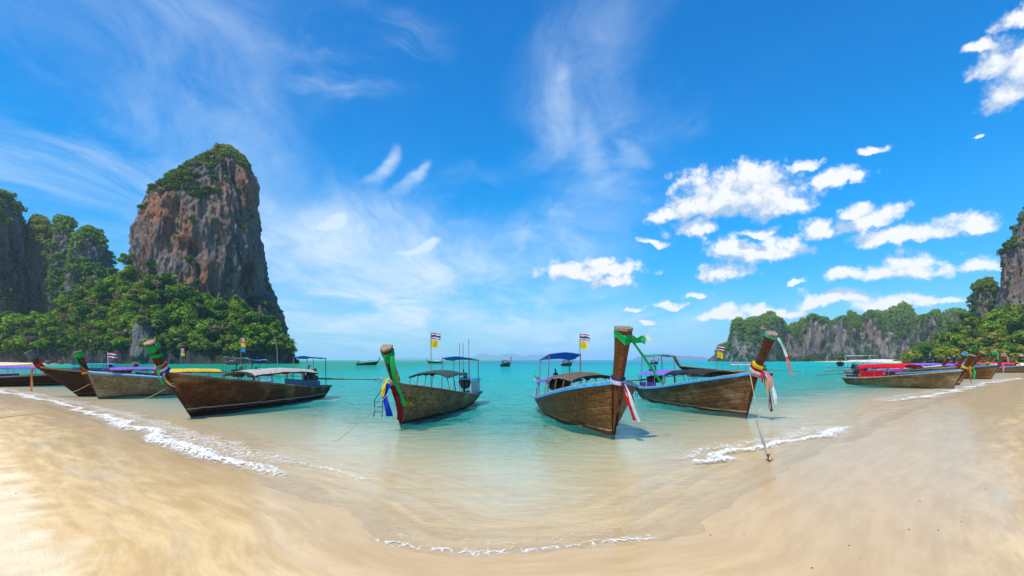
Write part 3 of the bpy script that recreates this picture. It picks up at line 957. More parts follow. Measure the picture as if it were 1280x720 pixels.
# ------------------------------------------------------------------ far ridge
def ridge(name, label, tbl, d, thick, mat, seed, leaf_mat, nclump, csize, face=0.72, rock=0.5, nleaf=40, kindcat='cliff', leafy=True, nu=420, nv=70, amp=1.0):
    g = np.random.default_rng(seed)
    px = np.linspace(tbl[0][0], tbl[-1][0], nu)
    top = np.interp(px, [t[0] for t in tbl], [t[1] for t in tbl])
    ht = CAM_H + (450 - top) / F * d
    ht = ht * (1 + (.13 if leafy else .05) * fbm(px * .075, 0 * px, 0 * px, 3, seed + 77))
    v = np.linspace(0, 1, nv)
    fy = np.where(v < .55, 0.10 * v / .55, 0.10 + 0.55 * ((v - .55) / .45) ** 1.2)
    X = np.repeat(((px - 640) / F * d)[None], nv, 0)
    H = np.repeat(ht[None], nv, 0)
    sc_ = d / 650
    fu = np.clip(face + (.30 * fbm(px * .045, 0 * px, 0 * px, 3, seed + 91) if leafy else 0), .3, .9)[None]
    vv = v[:, None]
    fz = np.where(vv < .55, fu * vv / .55, fu + (1 - fu) * np.sin(np.clip(vv - .55, 0, 1) / .45 * math.pi / 2))
    Z = fz * (H + 3) - 3
    Y = d + fy[:, None] * thick + 0 * X
    n1 = fbm(X * .016 / sc_, Z * .004 / sc_, 0 * X, 3, seed)
    n2 = fbm(X * .06 / sc_, Z * .012 / sc_, 0 * X, 3, seed + 4)
    n3 = fbm(X * .2 / sc_, Z * .10 / sc_, 0 * X, 3, seed + 6)
    ends = sstep(np.minimum(px - px[0], px[-1] - px), 0, 14)[None]
    Y = Y + amp * sc_ * (30 * n1 + 11 * (0.5 - np.abs(n2)) + 2.5 * n3) + (1 - ends) * thick * 0.4
    Z = Z + amp * sc_ * (1.2 * n3 + 2.2 * n2) * sstep(fz, 0.1, 0.9)
    X = (px[None] - 640) / F * Y
    G = np.stack([X, Y, Z], -1)
    back = G[-1] + np.array([0, thick * 0.4, 0]); back[:, 2] = -4
    G2 = np.concatenate([G, back[None]])
    off = np.array([X[0].mean(), d, 0])
    root = link(name, None); root.location = off
    link('rock_face', np_mesh('rock_face', G2.reshape(-1, 3) - off, grid_quads(nv + 1, nu), mat), root)
    tag(root, label, kindcat)
    if not leafy:
        return root
    N = grid_normals(G, False)
    patch = fbm(X * .026 / sc_, Z * .007 / sc_, 0 * X, 4, seed + 31)
    pr = sstep(v, .50, .60)[:, None] * 1.6 + sstep(patch, 0.42 - rock, 0.62 - rock) * 0.85 + sstep(v, .17, .08)[:, None] * 1.4
    area = np.linalg.norm(np.cross(np.gradient(G, axis=1), np.gradient(G, axis=0)), axis=-1)
    p = (pr * np.minimum(area, np.percentile(area, 95))).ravel()
    idx = g.choice(len(p), nclump, p=p / p.sum())
    P = G.reshape(-1, 3)[idx] + np.array([0, -1.0, 0.6]) * sc_ + g.normal(size=(nclump, 3)) * 0.8 * sc_ - off
    scatter('cliff_foliage', root, P, g.uniform(*csize, nclump), leaf_mat, nleaf, 0.27, seed)
    return root

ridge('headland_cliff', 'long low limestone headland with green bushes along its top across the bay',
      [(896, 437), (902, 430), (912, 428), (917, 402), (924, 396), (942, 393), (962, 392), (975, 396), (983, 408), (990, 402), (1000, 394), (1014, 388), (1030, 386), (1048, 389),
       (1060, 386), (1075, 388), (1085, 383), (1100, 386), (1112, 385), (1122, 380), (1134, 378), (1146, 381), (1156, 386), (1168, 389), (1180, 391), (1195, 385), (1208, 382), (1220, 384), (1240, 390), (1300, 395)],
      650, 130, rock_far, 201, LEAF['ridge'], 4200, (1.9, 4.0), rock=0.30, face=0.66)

m_isl, T, out = new_mat('forested_island')
o_ = T.n('ShaderNodeTexCoord').outputs['Object']
principled(T, out, T.mix(T.noise(o_, 0.02, 6, .7), (0.02, .045, .02), (0.09, .11, .06)), .95, T.bump(T.noise(o_, .03, 6, .7), .8, 12), .1)
ridge('island', 'blue hazy wooded island low on the horizon', [(786, 449.6), (796, 447), (806, 444), (816, 441.5), (828, 441), (838, 443), (850, 445), (862, 444), (880, 445), (895, 446), (925, 448), (940, 449.6)],
      9000, 1500, m_isl, 211, None, 0, (1, 1), leafy=False, nu=160, nv=24, kindcat='island', amp=.4, face=.4)
ridge('island', 'pale hazy chain of low islands along the horizon', [(555, 449.6), (575, 446.5), (588, 447), (600, 442), (606, 439.5), (614, 443), (622, 444), (632, 441.5), (642, 441), (656, 444), (668, 442.5), (680, 443), (695, 446), (712, 447), (724, 449.6)],
      14500, 2200, m_isl, 221, None, 0, (1, 1), leafy=False, nu=180, nv=20, kindcat='island', amp=.35, face=.4)
ridge('island', 'faint flat island just above the water line beyond the anchored boats', [(470, 449.7), (490, 447.8), (520, 447.2), (548, 448.2), (560, 449.7)],
      15500, 1800, m_isl, 231, None, 0, (1, 1), leafy=False, nu=80, nv=16, kindcat='island', amp=.3, face=.4)

# ------------------------------------------------------------------ wooded slopes
m_slope, T, out = new_mat('forest_floor')
g_ = T.n('ShaderNodeNewGeometry')
o_ = T.n('ShaderNodeTexCoord').outputs['Object']
nzz = T.sep(g_.outputs['Normal'])[2]
rk = T.mix(T.smooth(T.noise(T.v('MULTIPLY', o_, (.4, .4, .12)), 1, 6, .7), .35, .65), (0.010, .010, .011), (0.07, .06, .05))
fl = T.mix(T.noise(o_, .3, 5, .7), (0.018, .028, .010), (0.05, .06, .02))
principled(T, out, T.mix(T.smooth(nzz, .25, .5), rk, fl), .95, T.bump(T.noise(o_, .5, 6, .7), .8, 1.0), .1)

def slope(name, label, tbl, d0, d1, seed, shore_steep=0.0, tree_h=6.0):
    """tbl: (px, y px of the slope's upper edge, front distance)"""
    px = np.linspace(tbl[0][0], tbl[-1][0], 200)
    ty = np.interp(px, [t[0] for t in tbl], [t[1] for t in tbl])
    f0 = np.interp(px, [t[0] for t in tbl], [t[2] for t in tbl])
    k = np.linspace(0, 1, 70)
    Dp = f0[None] + (d1 - f0[None]) * k[:, None]
    X = (px[None] - 640) / F * Dp
    ht = np.maximum(CAM_H + (450 - ty) / F * d1 - tree_h, 0.5)[None]
    prof = shore_steep * sstep(k, 0.0, 0.07)[:, None] + (1 - shore_steep) * (0.65 * k + 0.35 * k * k * (3 - 2 * k))[:, None]
    st_h = np.minimum(shore_steep * 26, ht * .6)
    Z = -2.5 + sstep(k, 0.0, 0.06)[:, None] * (2.5 + st_h) + (ht - st_h) * (0.6 * k + 0.4 * k * k * (3 - 2 * k))[:, None]
    Z = Z + 1.6 * fbm(X * .06, Dp * .06, 0 * X, 3, seed) * sstep(k, .05, .3)[:, None]
    Dp = Dp + 3.0 * fbm(X * .05, Z * .03, 0 * X, 3, seed + 2) + 1.2 * fbm(X * .3, Z * .12, 0 * X, 3, seed + 5)
    G = np.stack([X, Dp, Z], -1)
    o = link(name, np_mesh(name, G.reshape(-1, 3), grid_quads(70, 200), m_slope))
    tag(o, label, 'hill', kind='structure')
    return G

GL = slope('wooded_hillside', 'steep wooded slope below the limestone tower',
           [(-70, 402, 300), (0, 396, 298), (40, 388, 296), (80, 378, 288), (110, 362, 276), (140, 340, 268), (160, 322, 264), (185, 322, 262), (210, 332, 262), (240, 350, 262),
            (270, 374, 262), (300, 384, 263), (330, 396, 266), (350, 412, 272), (362, 434, 284), (368, 449, 290)], 262, 304, 301, shore_steep=0.2)
GR = slope('wooded_hillside', 'low wooded slope below the ribbed limestone wall',
           [(1130, 447, 300), (1150, 441, 290), (1170, 430, 280), (1190, 412, 270), (1210, 396, 262), (1240, 394, 256), (1265, 386, 250), (1300, 380, 245), (1400, 372, 240)], 255, 305, 311, shore_steep=0.0)

# ------------------------------------------------------------------ trees
def tree_proto(seed, R_, H_, lobes, n, leaf, flat, matname):
    g = np.random.default_rng(seed)
    dv = g.normal(size=(lobes, 3)); dv /= np.linalg.norm(dv, axis=1, keepdims=True)
    dv[:, 2] = np.where(g.random(lobes) < .6, np.abs(dv[:, 2]), dv[:, 2]) * 1.05
    c = dv * (R_ * g.uniform(.35, .78, lobes))[:, None]
    c[:, 2] *= flat
    c[:, 2] += H_
    rad = R_ * g.uniform(.34, .55, lobes)
    V, Q, t = leaf_cloud(c, rad, g.random(lobes) * .8 + .1, n, leaf, .8, seed)
    crown = np_mesh('crown', V, Q, LEAF[matname], False, attrs={'tint': t})
    tr = MB()
    tr.tube([(0, 0, -1.2), (.1, .05, H_ * .35), (-.1, .15, H_ * .7), (0, 0, H_ + R_ * .2)], [.32, .25, .18, .07], 6)
    for q in range(4):
        a = q * 1.6 + seed
        k = lobes and c[q % lobes]
        tr.tube([(0, .1, H_ * .6), tuple(np.array(k) * [.5, .5, .85]), tuple(k)], [.12, .08, .03], 5)
    ob = tr.build('trunk', M['bark'])
    me = ob.data
    bpy.data.objects.remove(ob)
    return crown, me

PROTO = {}
for kind, lst in {'green': [(3.8, 3.9, 15, 90, .40, 1.0), (3.2, 4.6, 14, 85, .38, 1.35), (4.5, 3.6, 18, 85, .42, .80)],
                  'dark': [(3.4, 4.4, 15, 90, .38, 1.25), (2.8, 5.0, 13, 90, .36, 1.6)],
                  'olive': [(3.3, 3.4, 14, 80, .36, 1.1), (3.9, 3.2, 15, 80, .38, .85)],
                  'brown': [(3.4, 4.6, 10, 60, .26, .7)],
                  'gold': [(3.4, 3.2, 11, 85, .36, .7), (2.9, 3.6, 9, 85, .34, .85)]}.items():
    PROTO[kind] = [tree_proto(900 + 13 * i + len(kind) * 7, *p, kind) for i, p in enumerate(lst)]

NAME = {'green': 'broadleaf_tree', 'dark': 'evergreen_tree', 'olive': 'broadleaf_tree', 'brown': 'leafless_tree', 'gold': 'broadleaf_tree'}
WORD = {'green': 'bright green broad-crowned tree', 'dark': 'dark green dense tree', 'olive': 'olive green scrubby tree', 'brown': 'bare grey-brown twiggy tree', 'gold': 'yellow-green bushy tree'}
def plant(p, kind, where, sc_):
    cr, tk = PROTO[kind][random.randrange(len(PROTO[kind]))]
    root = link(NAME[kind], None)
    root.location = p
    root.rotation_euler = (0, 0, random.uniform(0, 6.28))
    root.scale = (sc_ * random.uniform(.9, 1.12), sc_ * random.uniform(.9, 1.12), sc_ * random.uniform(.88, 1.15))
    link('trunk', tk, root)
    link('crown', cr, root)
    tag(root, WORD[kind] + ' ' + where, 'tree', WORD[kind] + 's ' + where)
    return root

def forest(G, n, where, kinds, kmin, kmax, dmin, pxlim, scale, seed, pick=None):
    g = np.random.default_rng(seed)
    done, tries = [], 0
    nk, nu = G.shape[:2]
    while len(done) < n and tries < 20000:
        tries += 1
        i, j = int(g.uniform(kmin, kmax) * (nk - 1)), int(g.integers(0, nu))
        p = G[i, j]
        pxv = 640 + F * p[0] / p[1]
        if not (pxlim[0] < pxv < pxlim[1]):
            continue
        if any((p[0] - q[0]) ** 2 + (p[1] - q[1]) ** 2 + (p[2] - q[2]) ** 2 < dmin * dmin for q in done):
            continue
        done.append(p)
        kind = pick(pxv, i / nk, g) if pick else kinds[int(g.integers(0, len(kinds)))]
        wh = where(pxv, i / nk) if callable(where) else where
        plant((float(p[0]), float(p[1]), float(p[2]) - .3), kind, wh, float(g.uniform(*scale)))
    return done

def pick_left(pxv, k, g):
    r_ = g.random()
    if pxv < 95 and k < .25:
        return 'green' if r_ < .8 else 'brown'
    if pxv < 150:
        return 'dark' if r_ < .40 else 'green' if r_ < .72 else 'olive' if r_ < .90 else 'brown'
    if k < .25:
        return 'olive' if r_ < .55 else 'green' if r_ < .92 else 'dark'
    return 'green' if r_ < .52 else 'olive' if r_ < .72 else 'dark' if r_ < .95 else 'brown'
def where_left(pxv, k):
    if pxv < 100:
        return 'along the back of the white beach' if k < .25 else 'below the grey cliff and pinnacles'
    if k < .22:
        return 'overhanging the water at the foot of the slope'
    if pxv < 155:
        return 'in the gap between the bushy knoll and the tower'
    return 'high up against the foot of the limestone tower' if k > .72 else 'on the middle of the slope under the limestone tower'
forest(GL, 300, where_left, None, .045, 1.0, 4.0, (-30, 366), (.55, 1.42), 41, pick_left)
forest(GR, 110, lambda pxv, k: 'high under the ribbed limestone wall' if k > .6 else 'low behind the beached boats', None, .06, 1.0, 4.8, (1140, 1310), (.75, 1.4), 42,
       lambda pxv, k, g: ('gold' if k < .45 else 'olive') if g.random() < .62 else ('green' if g.random() < .6 else 'dark'))
# undergrowth between the trunks, one mass of leaves
for G, nm, wh, sd, lm in ((GL, 'undergrowth', 'dense undergrowth between the trees below the limestone tower', 51, 'cliff'), (GR, 'undergrowth', 'dense undergrowth between the trees below the ribbed wall', 52, 'gold')):
    g = np.random.default_rng(sd)
    i = (g.uniform(.05, 1, 1300) * 69).astype(int); j = g.integers(0, 200, 1300)
    P = G[i, j] + np.array([0, -.5, .8])
    o = scatter(nm, None, P, g.uniform(1.2, 2.6, 1300), LEAF[lm], 36, .30, sd)
    tag(o, wh, 'bushes')

# ------------------------------------------------------------------ long-tail boats
def catmull(pts, n):
    P = [Vector(p) for p in pts]
    P = [P[0] * 2 - P[1]] + P + [P[-1] * 2 - P[-2]]
    out = []
    segs = len(P) - 3
    for i in range(segs):
        for k in range(n):
            t = k / n
            a, b, c, d = P[i:i + 4]
            out.append(0.5 * ((2 * b) + (c - a) * t + (2 * a - 5 * b + 4 * c - d) * t * t + (3 * b - a - 3 * c + d) * t ** 3))
    out.append(P[-2])
    return out

def cloth_strip(path, width, wdir, wav=0.15, seed=0, nw=4, taper=None):
    """rows of points for a ribbon that follows path"""
    rows = []
    rr = random.Random(seed)
    ph = rr.uniform(0, 6)
    pts = catmull(path, 6)
    w = Vector(wdir).normalized()
    for i, p in enumerate(pts):
        k = i / (len(pts) - 1)
        ww = width * (taper(k) if taper else 1.0)
        nrm = w.cross(Vector((0, 0, 1)))
        if nrm.length < .1:
            nrm = Vector((1, 0, 0))
        row = []
        for j in range(nw):
            u = j / (nw - 1) - .5
            row.append(p + w * (u * ww * (1 + .12 * math.sin(9 * k + ph))) + nrm * (wav * ww * math.sin(7 * k + ph + u * 5)))
        rows.append(row)
    return rows

THAI = ['red_r', 'white_r', 'navy_r', 'white_r', 'red_r']
def flag_mesh(mats, w, h, seed, droop=0.25):
    """waving flag in the local x-z plane, hoist at x = 0, stripes from the top"""
    rr = random.Random(seed)
    ph = rr.uniform(0, 6)
    bands = [1, 1, 2, 1, 1] if len(mats) == 5 else [1] * len(mats)
    tot = sum(bands) * 2
    rows, fm = [], []
    for i in range(tot + 1):
        v = i / tot
        row = []
        for j in range(13):
            u = j / 12
            row.append((u * w, .10 * w * u * math.sin(u * 7 + ph + v * 1.2), -v * h - droop * w * u * u + .03 * w * math.sin(u * 9 + ph)))
        rows.append(row)
    b = MB()
    b.v = [p for r_ in rows for p in r_]
    b.f = [tuple(q) for q in grid_quads(tot + 1, 13).tolist()]
    for bi, bn in enumerate(bands):
        fm += [bi] * (bn * 2 * 12)
    b.m = fm
    return b

DEF = dict(full=0.0, B=0.95, gs=0.6, og=1.0, zg=1.5, ot=1.6, zt=2.6, wtop=.34, planks=8, hull=None, rail='wood_rail', rail2=None, prow='prow',
           canopy=(), posts='post', awning=None, side=(), flags=None, engine=(0.0, 0.0), shaft=3.4, ribbons=(), rope=None, benches=4, cap='prow_top', extra=())

def longtail(label, bow, stern, group=None, name='longtail_boat', **kw):
    C = dict(DEF); C.update(kw)
    bow, stern = np.array(bow, float), np.array(stern, float)
    dv = bow - stern
    L = float(np.hypot(*dv))
    if 'L' in kw:
        L = kw['L']
        stern = bow - dv / np.hypot(*dv) * L
    root = link(name, None)
    root.location = (stern[0], stern[1], 0)
    root.rotation_euler = (0, 0, math.atan2(dv[1], dv[0]))
    tag(root, label, 'boat', group)
    B, gs, og, zg, ot, zt = [C[k] for k in ('B', 'gs', 'og', 'zg', 'ot', 'zt')]
    tk = np.array([0, .08, .2, .4, .6, .75, .87, .95, 1.0])
    bk = np.array([.60, .76, .90, 1.0, .99, .90, .67, .35, .055])
    bk = bk + C['full'] * np.array([0, 0, 0, 0, .01, .08, .16, .17, 0])
    tf = np.linspace(0, 1, 201)
    bf = np.interp(tf, tk, bk)
    ker = np.ones(13) / 13
    bfs = np.convolve(np.pad(bf, 6, mode='edge'), ker, 'valid')
    beam = lambda t: float(np.interp(t, tf, bfs)) * B
    sheer = lambda t: gs + (zg - gs) * max(t, 0) ** 1.75 + .05 * max(0, .25 - t)
    keel = lambda t: float(np.interp(t, [0, .25, .8, 1], [-.04, -.22, -.26, -.24]))
    def pos(t, v, side, off=0.0):
        g, k, b_ = sheer(t), keel(t), beam(t)
        tb = float(sstep(t, .55, 1))
        vz = (v ** 1.55) * (1 - tb) + (v ** 1.05) * tb
        vy = (v ** .46) * (1 - tb) + (v ** .80) * tb
        x = t * L + og * float(sstep(t, .5, 1)) ** 1.6 * vz - .28 * vz * max(0, 1 - t / .12)
        return (x, side * (b_ * vy + off), k + (g - k) * vz)
    nt = 26 if C['planks'] else 18
    ts = np.linspace(0, 1, nt) ** 0.92
    hm = C['hull']
    # hull shell
    hb = MB()
    vs = np.linspace(0, 1, 9)
    rows = [[pos(t, v, -1) for v in vs[::-1]] + [pos(t, v, 1) for v in vs[1:]] for t in ts]
    hb.grid(rows)
    tr = rows[0]
    hb.add(tr, [tuple(range(len(tr)))])
    inner = [[(p[0], p[1] * .94, min(p[2] + .03, sheer(t))) for p in r_] for r_, t in zip(rows, ts)]
    hb.grid([r_[::-1] for r_ in inner])
    hull = hb.build('hull', hm, root, smooth=True)
    if C['planks']:
        n = C['planks']
        ed = np.linspace(0.02, .985, n + 1)
        for side in (-1, 1):
            for i in range(n):
                a, b_ = ed[i], ed[i + 1]
                e = (b_ - a) * .10
                o1 = .012 + .005 * math.sin(i * 2.3 + side)
                rr = []
                for t in ts:
                    rr.append([pos(t, a + .0006, side, -.002), pos(t, a + e, side, o1), pos(t, b_ - e, side, o1), pos(t, b_ - .0006, side, -.002)])
                pb = MB()
                pb.grid(rr if side > 0 else [q[::-1] for q in rr])
                pb.build('plank', hm, hull)
    # gunwales
    for side in (-1, 1):
        gb = MB()
        rr = []
        for t in ts:
            x, y, z = pos(t, 1, side)
            w0, w1, hh = .055, .03, .055
            if C['planks'] == 0:
                w0, w1, hh = .07, .03, .06
            y0, y1 = y + side * w0, y - side * w1
            rr.append([(x, y0, z - hh), (x, y0, z + .012), (x, y0 - side * .02, z + .03), (x, y1, z + .03), (x, y1, z - hh)])
        gb.grid(rr)
        gb.add(rr[0], [(0, 1, 2, 3, 4)])
        gb.add(rr[-1], [(0, 1, 2, 3, 4)])
        go = gb.build('gunwale', M[C['rail']], hull)
        if C['rail2']:
            cb = MB()
            cb.grid([[(p[2][0], p[2][1] + side * .004, p[2][2] + .004), (p[2][0], p[2][1] - side * .01, p[2][2] + .03), (p[3][0], p[3][1] - side * .02, p[3][2] + .03), (p[3][0], p[3][1] - side * .02, p[3][2])] for p in rr])
            cb.build('rail_cap', M[C['rail2']], go)
    # transom beam, floor, foredeck, benches
    x, y, z = pos(0, 1, 1)
    MB().box((x + .03, 0, z - .02), (.10, 2 * y + .08, .10), bev=.02).build('transom_beam', M[C['rail2'] or C['rail']], hull)
    fb = MB()
    fb.grid([[(t * L, -beam(t) * .62, max(.10, keel(t) + .32)), (t * L, beam(t) * .62, max(.10, keel(t) + .32))] for t in np.linspace(.02, .86, 14)])
    fb.build('floor', M['pale_wood'] if C['planks'] else M['wood_rail'], hull)
    db = MB()
    db.grid([[(pos(t, .97, -1)[0], -beam(t) * .93, sheer(t) - .05), (pos(t, .97, 1)[0], 0, sheer(t) - .03), (pos(t, .97, 1)[0], beam(t) * .93, sheer(t) - .05)] for t in np.linspace(.80, 1, 8)])
    db.build('foredeck', M['wood_rail'], hull)
    for i in range(C['benches']):
        t = .2 + .55 * i / max(1, C['benches'] - 1)
        MB().box((t * L, 0, sheer(t) - .14), (.24, 2 * beam(t) * .92, .04), bev=.008).build('bench', M['pale_wood'], hull)
    # prow post
    P = [Vector((L - .14, 0, -.27)), Vector((L + og * .46, 0, zg * .44)), Vector((L + og, 0, zg)),
         Vector((L + og + (ot - og) * .52, 0, zg + (zt - zg) * .5)), Vector((L + ot, 0, zt))]
    cl = catmull(P, 5)
    wt = C['wtop']
    W = np.interp(np.linspace(0, 4, len(cl)), [0, 1, 2, 3, 4], [.09, .10, wt * .60, wt * .74, wt])
    Dp = np.interp(np.linspace(0, 4, len(cl)), [0, 1, 2, 3, 4], [.17, .20, .30, .30, .36])
    def section(i, grow=0.0, p=None):
        p = p or cl[i]
        tg = (cl[min(i + 1, len(cl) - 1)] - cl[max(i - 1, 0)]).normalized()
        fw = Vector((tg.z, 0, -tg.x))
        w_, d_ = W[i] / 2 + grow, Dp[i] / 2 + grow
        return [p + fw * (d_ * a) + Vector((0, w_ * b_, 0)) for a, b_ in ((1, 0), (.30, .9), (-.1, 1), (-1, .82), (-1, -.82), (-.1, -1), (.30, -.9))]
    sb = MB()
    rr = [section(i) for i in range(len(cl))]
    sb.grid([r_ for r_ in rr], wrap=True)
    sb.add(rr[0], [tuple(range(6, -1, -1))])
    sb.add(rr[-1], [tuple(range(7))])
    prow = sb.build('prow', M[C['prow']], root)
    tgt = (cl[-1] - cl[-2]).normalized()
    c0, c1 = section(len(cl) - 1, .012, cl[-1] - tgt * .02), section(len(cl) - 1, .006, cl[-1] + tgt * .04)
    cb = MB(); cb.grid([c0, c1], wrap=True); cb.add(c1, [tuple(range(7))]); cb.add(c0, [tuple(range(6, -1, -1))])
    cb.build('prow_cap', M[C['cap']], prow)
    def band(s0, s1, mat, grow=.02, name='ribbon_wrap', tilt=0.0):
        i0, i1 = 10 + s0 * 10, 10 + s1 * 10
        rows = []
        for f in np.linspace(i0, i1, 4):
            i = int(min(max(round(f), 0), len(cl) - 1))
            q = np.clip(f, 0, len(cl) - 1.001)
            pp = cl[int(q)].lerp(cl[int(q) + 1], q - int(q))
            sct = section(i, grow + .006 * math.sin(f * 5), pp)
            rows.append([p + tgt * (tilt * (k - 3) * .03) for k, p in enumerate(sct)])
        rows.append([p * 1.0 for p in section(int(min(round(i1), len(cl) - 1)), -.01, rows[-1][0] * 0 + pp)])
        b_ = MB(); b_.grid(rows, wrap=True)
        b_.build(name, M[mat], prow)
    def tip(s):
        q = np.clip(10 + s * 10, 0, len(cl) - 1.001)
        return cl[int(q)].lerp(cl[int(q) + 1], q - int(q))
    for it in C['ribbons']:
        if it[0] == 'band':
            band(*it[1:4], **(it[4] if len(it) > 4 else {}))
        else:   # ('tail', s, side offset start, offsets list, width, material)
            _, s, offs, w_, mat = it[:5]
            st = tip(s)
            path = [st + Vector(o) for o in offs]
            wd = it[5] if len(it) > 5 else (.6, .8, 0)
            rb = MB(); rb.grid(cloth_strip(path, w_, wd, .28, len(offs) * 7 + int(w_ * 100)))
            rb.build('ribbon', M[mat], prow, smooth=True)
    # canopies
    for cn in C['canopy']:
        t0, t1, zc, hw, mat = cn[:5]
        opt = cn[5] if len(cn) > 5 else {}
        cam_, tilt, arch = opt.get('camber', .06), opt.get('tilt', 0.0), opt.get('arch', .14)
        seg = np.linspace(0, 1, 11)
        def rz(u): return zc + cam_ * (1 - (2 * u - 1) ** 2) + tilt * (u - .5)
        cb = MB()
        up, lo = [], []
        for u in seg:
            x = (t0 + (t1 - t0) * u) * L
            r1 = []
            for a in np.linspace(-1, 1, 9):
                sag = .012 * math.sin(u * 19 + a * 3)
                r1.append((x + .02 * math.sin(a * 9 + u * 4), a * hw, rz(u) + arch * (1 - a * a) - .05 * abs(a) ** 6 + sag))
            up.append(r1)
            lo.append([(p[0], p[1] * .985, p[2] - .022) for p in r1])
        cb.grid(up)
        cb.grid([r_[::-1] for r_ in lo])
        cano = cb.build('canopy', M[mat], root, smooth=True)
        vb = MB()
        for side in (-1, 1):
            e = [r_[0 if side < 0 else -1] for r_ in up]
            vb.grid([[(p[0], p[1] + side * .004, p[2] + .01) for p in e], [(p[0], p[1] + side * .012, p[2] - .06 - .025 * math.sin(i * 2.4)) for i, p in enumerate(e)]])
        vb.build('valance', M[opt.get('trim', mat)], cano)
        for u in opt.get('at', (.04, .36, .68, .96)):
            t = t0 + (t1 - t0) * u
            for side in (-1, 1):
                y0 = side * min(beam(t) * .95, hw + .1)
                MB().tube([(t * L, y0, sheer(t) - .08), (t * L, side * hw * .95, rz(u) - .01)], .016 if C['planks'] else .022, 6).build('post', M[C['posts']], cano)
        for u in (.04, .36, .68, .96):
            x = (t0 + (t1 - t0) * u) * L
            MB().tube([(x, a * hw * .97, rz(u) + arch * (1 - a * a) - .05 * abs(a) ** 6 - .03) for a in np.linspace(-1, 1, 7)], .012, 5).build('roof_rib', M[C['posts']], cano)
        if opt.get('rail'):
            for side in (-1, 1):
                MB().tube([((t0 + (t1 - t0) * u) * L, side * hw * .96, rz(u) - .30) for u in (0, .5, 1)], .012, 5).build('handrail', M[C['posts']], cano)
    # side cloths
    for (t0, t1, side, mat, h0, h1) in C['side']:
        b_ = MB()
        rows = []
        for u in np.linspace(0, 1, 9):
            t = t0 + (t1 - t0) * u
            y = side * beam(t) * .90
            wv = .02 * math.sin(u * 25)
            rows.append([(t * L, y + wv, sheer(t) + h0), (t * L, y - wv * .6, sheer(t) + (h0 + h1) / 2), (t * L, y + wv * .4, sheer(t) + h1 + .01 * math.sin(u * 12))])
        b_.grid(rows)
        b_.build('side_cloth', M[mat], root)
    # stern awning on tall posts
    if C['awning']:
        a = C['awning']
        t0, t1, zz, hw, mat = a[:5]
        tilt = a[5] if len(a) > 5 else .15
        b_ = MB()
        up = []
        for u in np.linspace(0, 1, 8):
            x = (t0 + (t1 - t0) * u) * L
            up.append([(x, v * hw, zz + tilt * (u - .5) + .05 * (1 - v * v) - .05 * math.sin(math.pi * u) + .012 * math.sin(u * 14 + v * 4)) for v in np.linspace(-1, 1, 7)])
        b_.grid(up); b_.grid([[(p[0], p[1], p[2] - .02) for p in r_][::-1] for r_ in up])
        aw = b_.build('stern_awning', M[mat], root, smooth=True)
        for u in (.03, .97):
            t = t0 + (t1 - t0) * u
            for side in (-1, 1):
                MB().tube([(t * L, side * min(beam(t) * .9, hw + .05), sheer(t) - .1), (t * L, side * hw * .96, zz + tilt * (u - .5) - .01)], .020, 6).build('post', M[C['posts']], aw)
        for side in (-1, 1):
            MB().tube([(t0 * L - .05, side * hw * .96, zz - tilt * .5 - .01), (t1 * L + .05, side * hw * .96, zz + tilt * .5 - .01)], .018, 6).build('roof_beam', M[C['posts']], aw)
    # engine on its pivot with the long tail
    if C['engine'] is not None:
        yaw, pit = C['engine']
        ex, ez = .05 * L + .25, gs + .42
        er = link('engine', None, root)
        bpy.data.objects.remove(er)
        eb = MB()
        eb.box((0, 0, 0), (.62, .36, .34), bev=.05)
        eb.box((.05, 0, .24), (.40, .26, .20), bev=.04)
        eb.tube([(-.14, .05, .30), (-.14, .05, .52)], .10, 12)
        eb.tube([(.14, -.06, .30), (.14, -.06, .62), (.06, -.06, .70)], .035, 8)
        eb.tube([(.30, -.02, .02), (.40, -.02, .02)], .20, 14)
        eb.box((.38, 0, .12), (.08, .46, .42), bev=.03)
        for k in range(4):
            eb.tube([(-.05 + k * .09, -.2, -.05), (-.05 + k * .09, -.28, .12), (-.05 + k * .09, -.12, .28)], .022, 6)
        eb.tube([(0, 0, -.15), (0, 0, -.75)], .05, 8)
        eo = eb.build('engine', M['dark'], root)
        eo.location = (ex, 0, ez)
        eo.rotation_euler = (0, pit, yaw)
        S = C['shaft']
        sh = MB(); sh.tube([(-.28, 0, 0), (-S * .45, 0, 0)], .042, 8); sh.tube([(-S * .45, 0, 0), (-S, 0, 0)], .026, 8)
        sh.tube([(-S * .90, 0, -.02), (-S * .97, 0, -.16), (-S, 0, -.2)], .012, 5)
        sh.build('tail_shaft', M['rust'], eo)
        pb = MB(); pb.tube([(-S - .02, 0, 0), (-S - .14, 0, 0)], [.04, .02], 8)
        for k in range(3):
            a = k * 2.094
            c_, s_ = math.cos(a), math.sin(a)
            q = [(-S - .05, .02 * -s_, .02 * c_), (-S - .02, .08 * c_ - .05 * s_, .08 * s_ + .05 * c_), (-S - .04, .15 * c_, .15 * s_), (-S - .10, .08 * c_ + .05 * s_, .08 * s_ - .05 * c_)]
            q2 = [(p[0] - .012, p[1], p[2]) for p in q]
            pb.add(q + q2, [(0, 1, 2, 3), (7, 6, 5, 4), (0, 4, 5, 1), (1, 5, 6, 2), (2, 6, 7, 3), (3, 7, 4, 0)])
        pb.build('propeller', M['steel'], eo)
        tb_ = MB(); tb_.tube([(.35, 0, .06), (1.0, .05, .12), (1.45, .06, .10)], .020, 6)
        tb_.build('tiller', M['post'], eo)
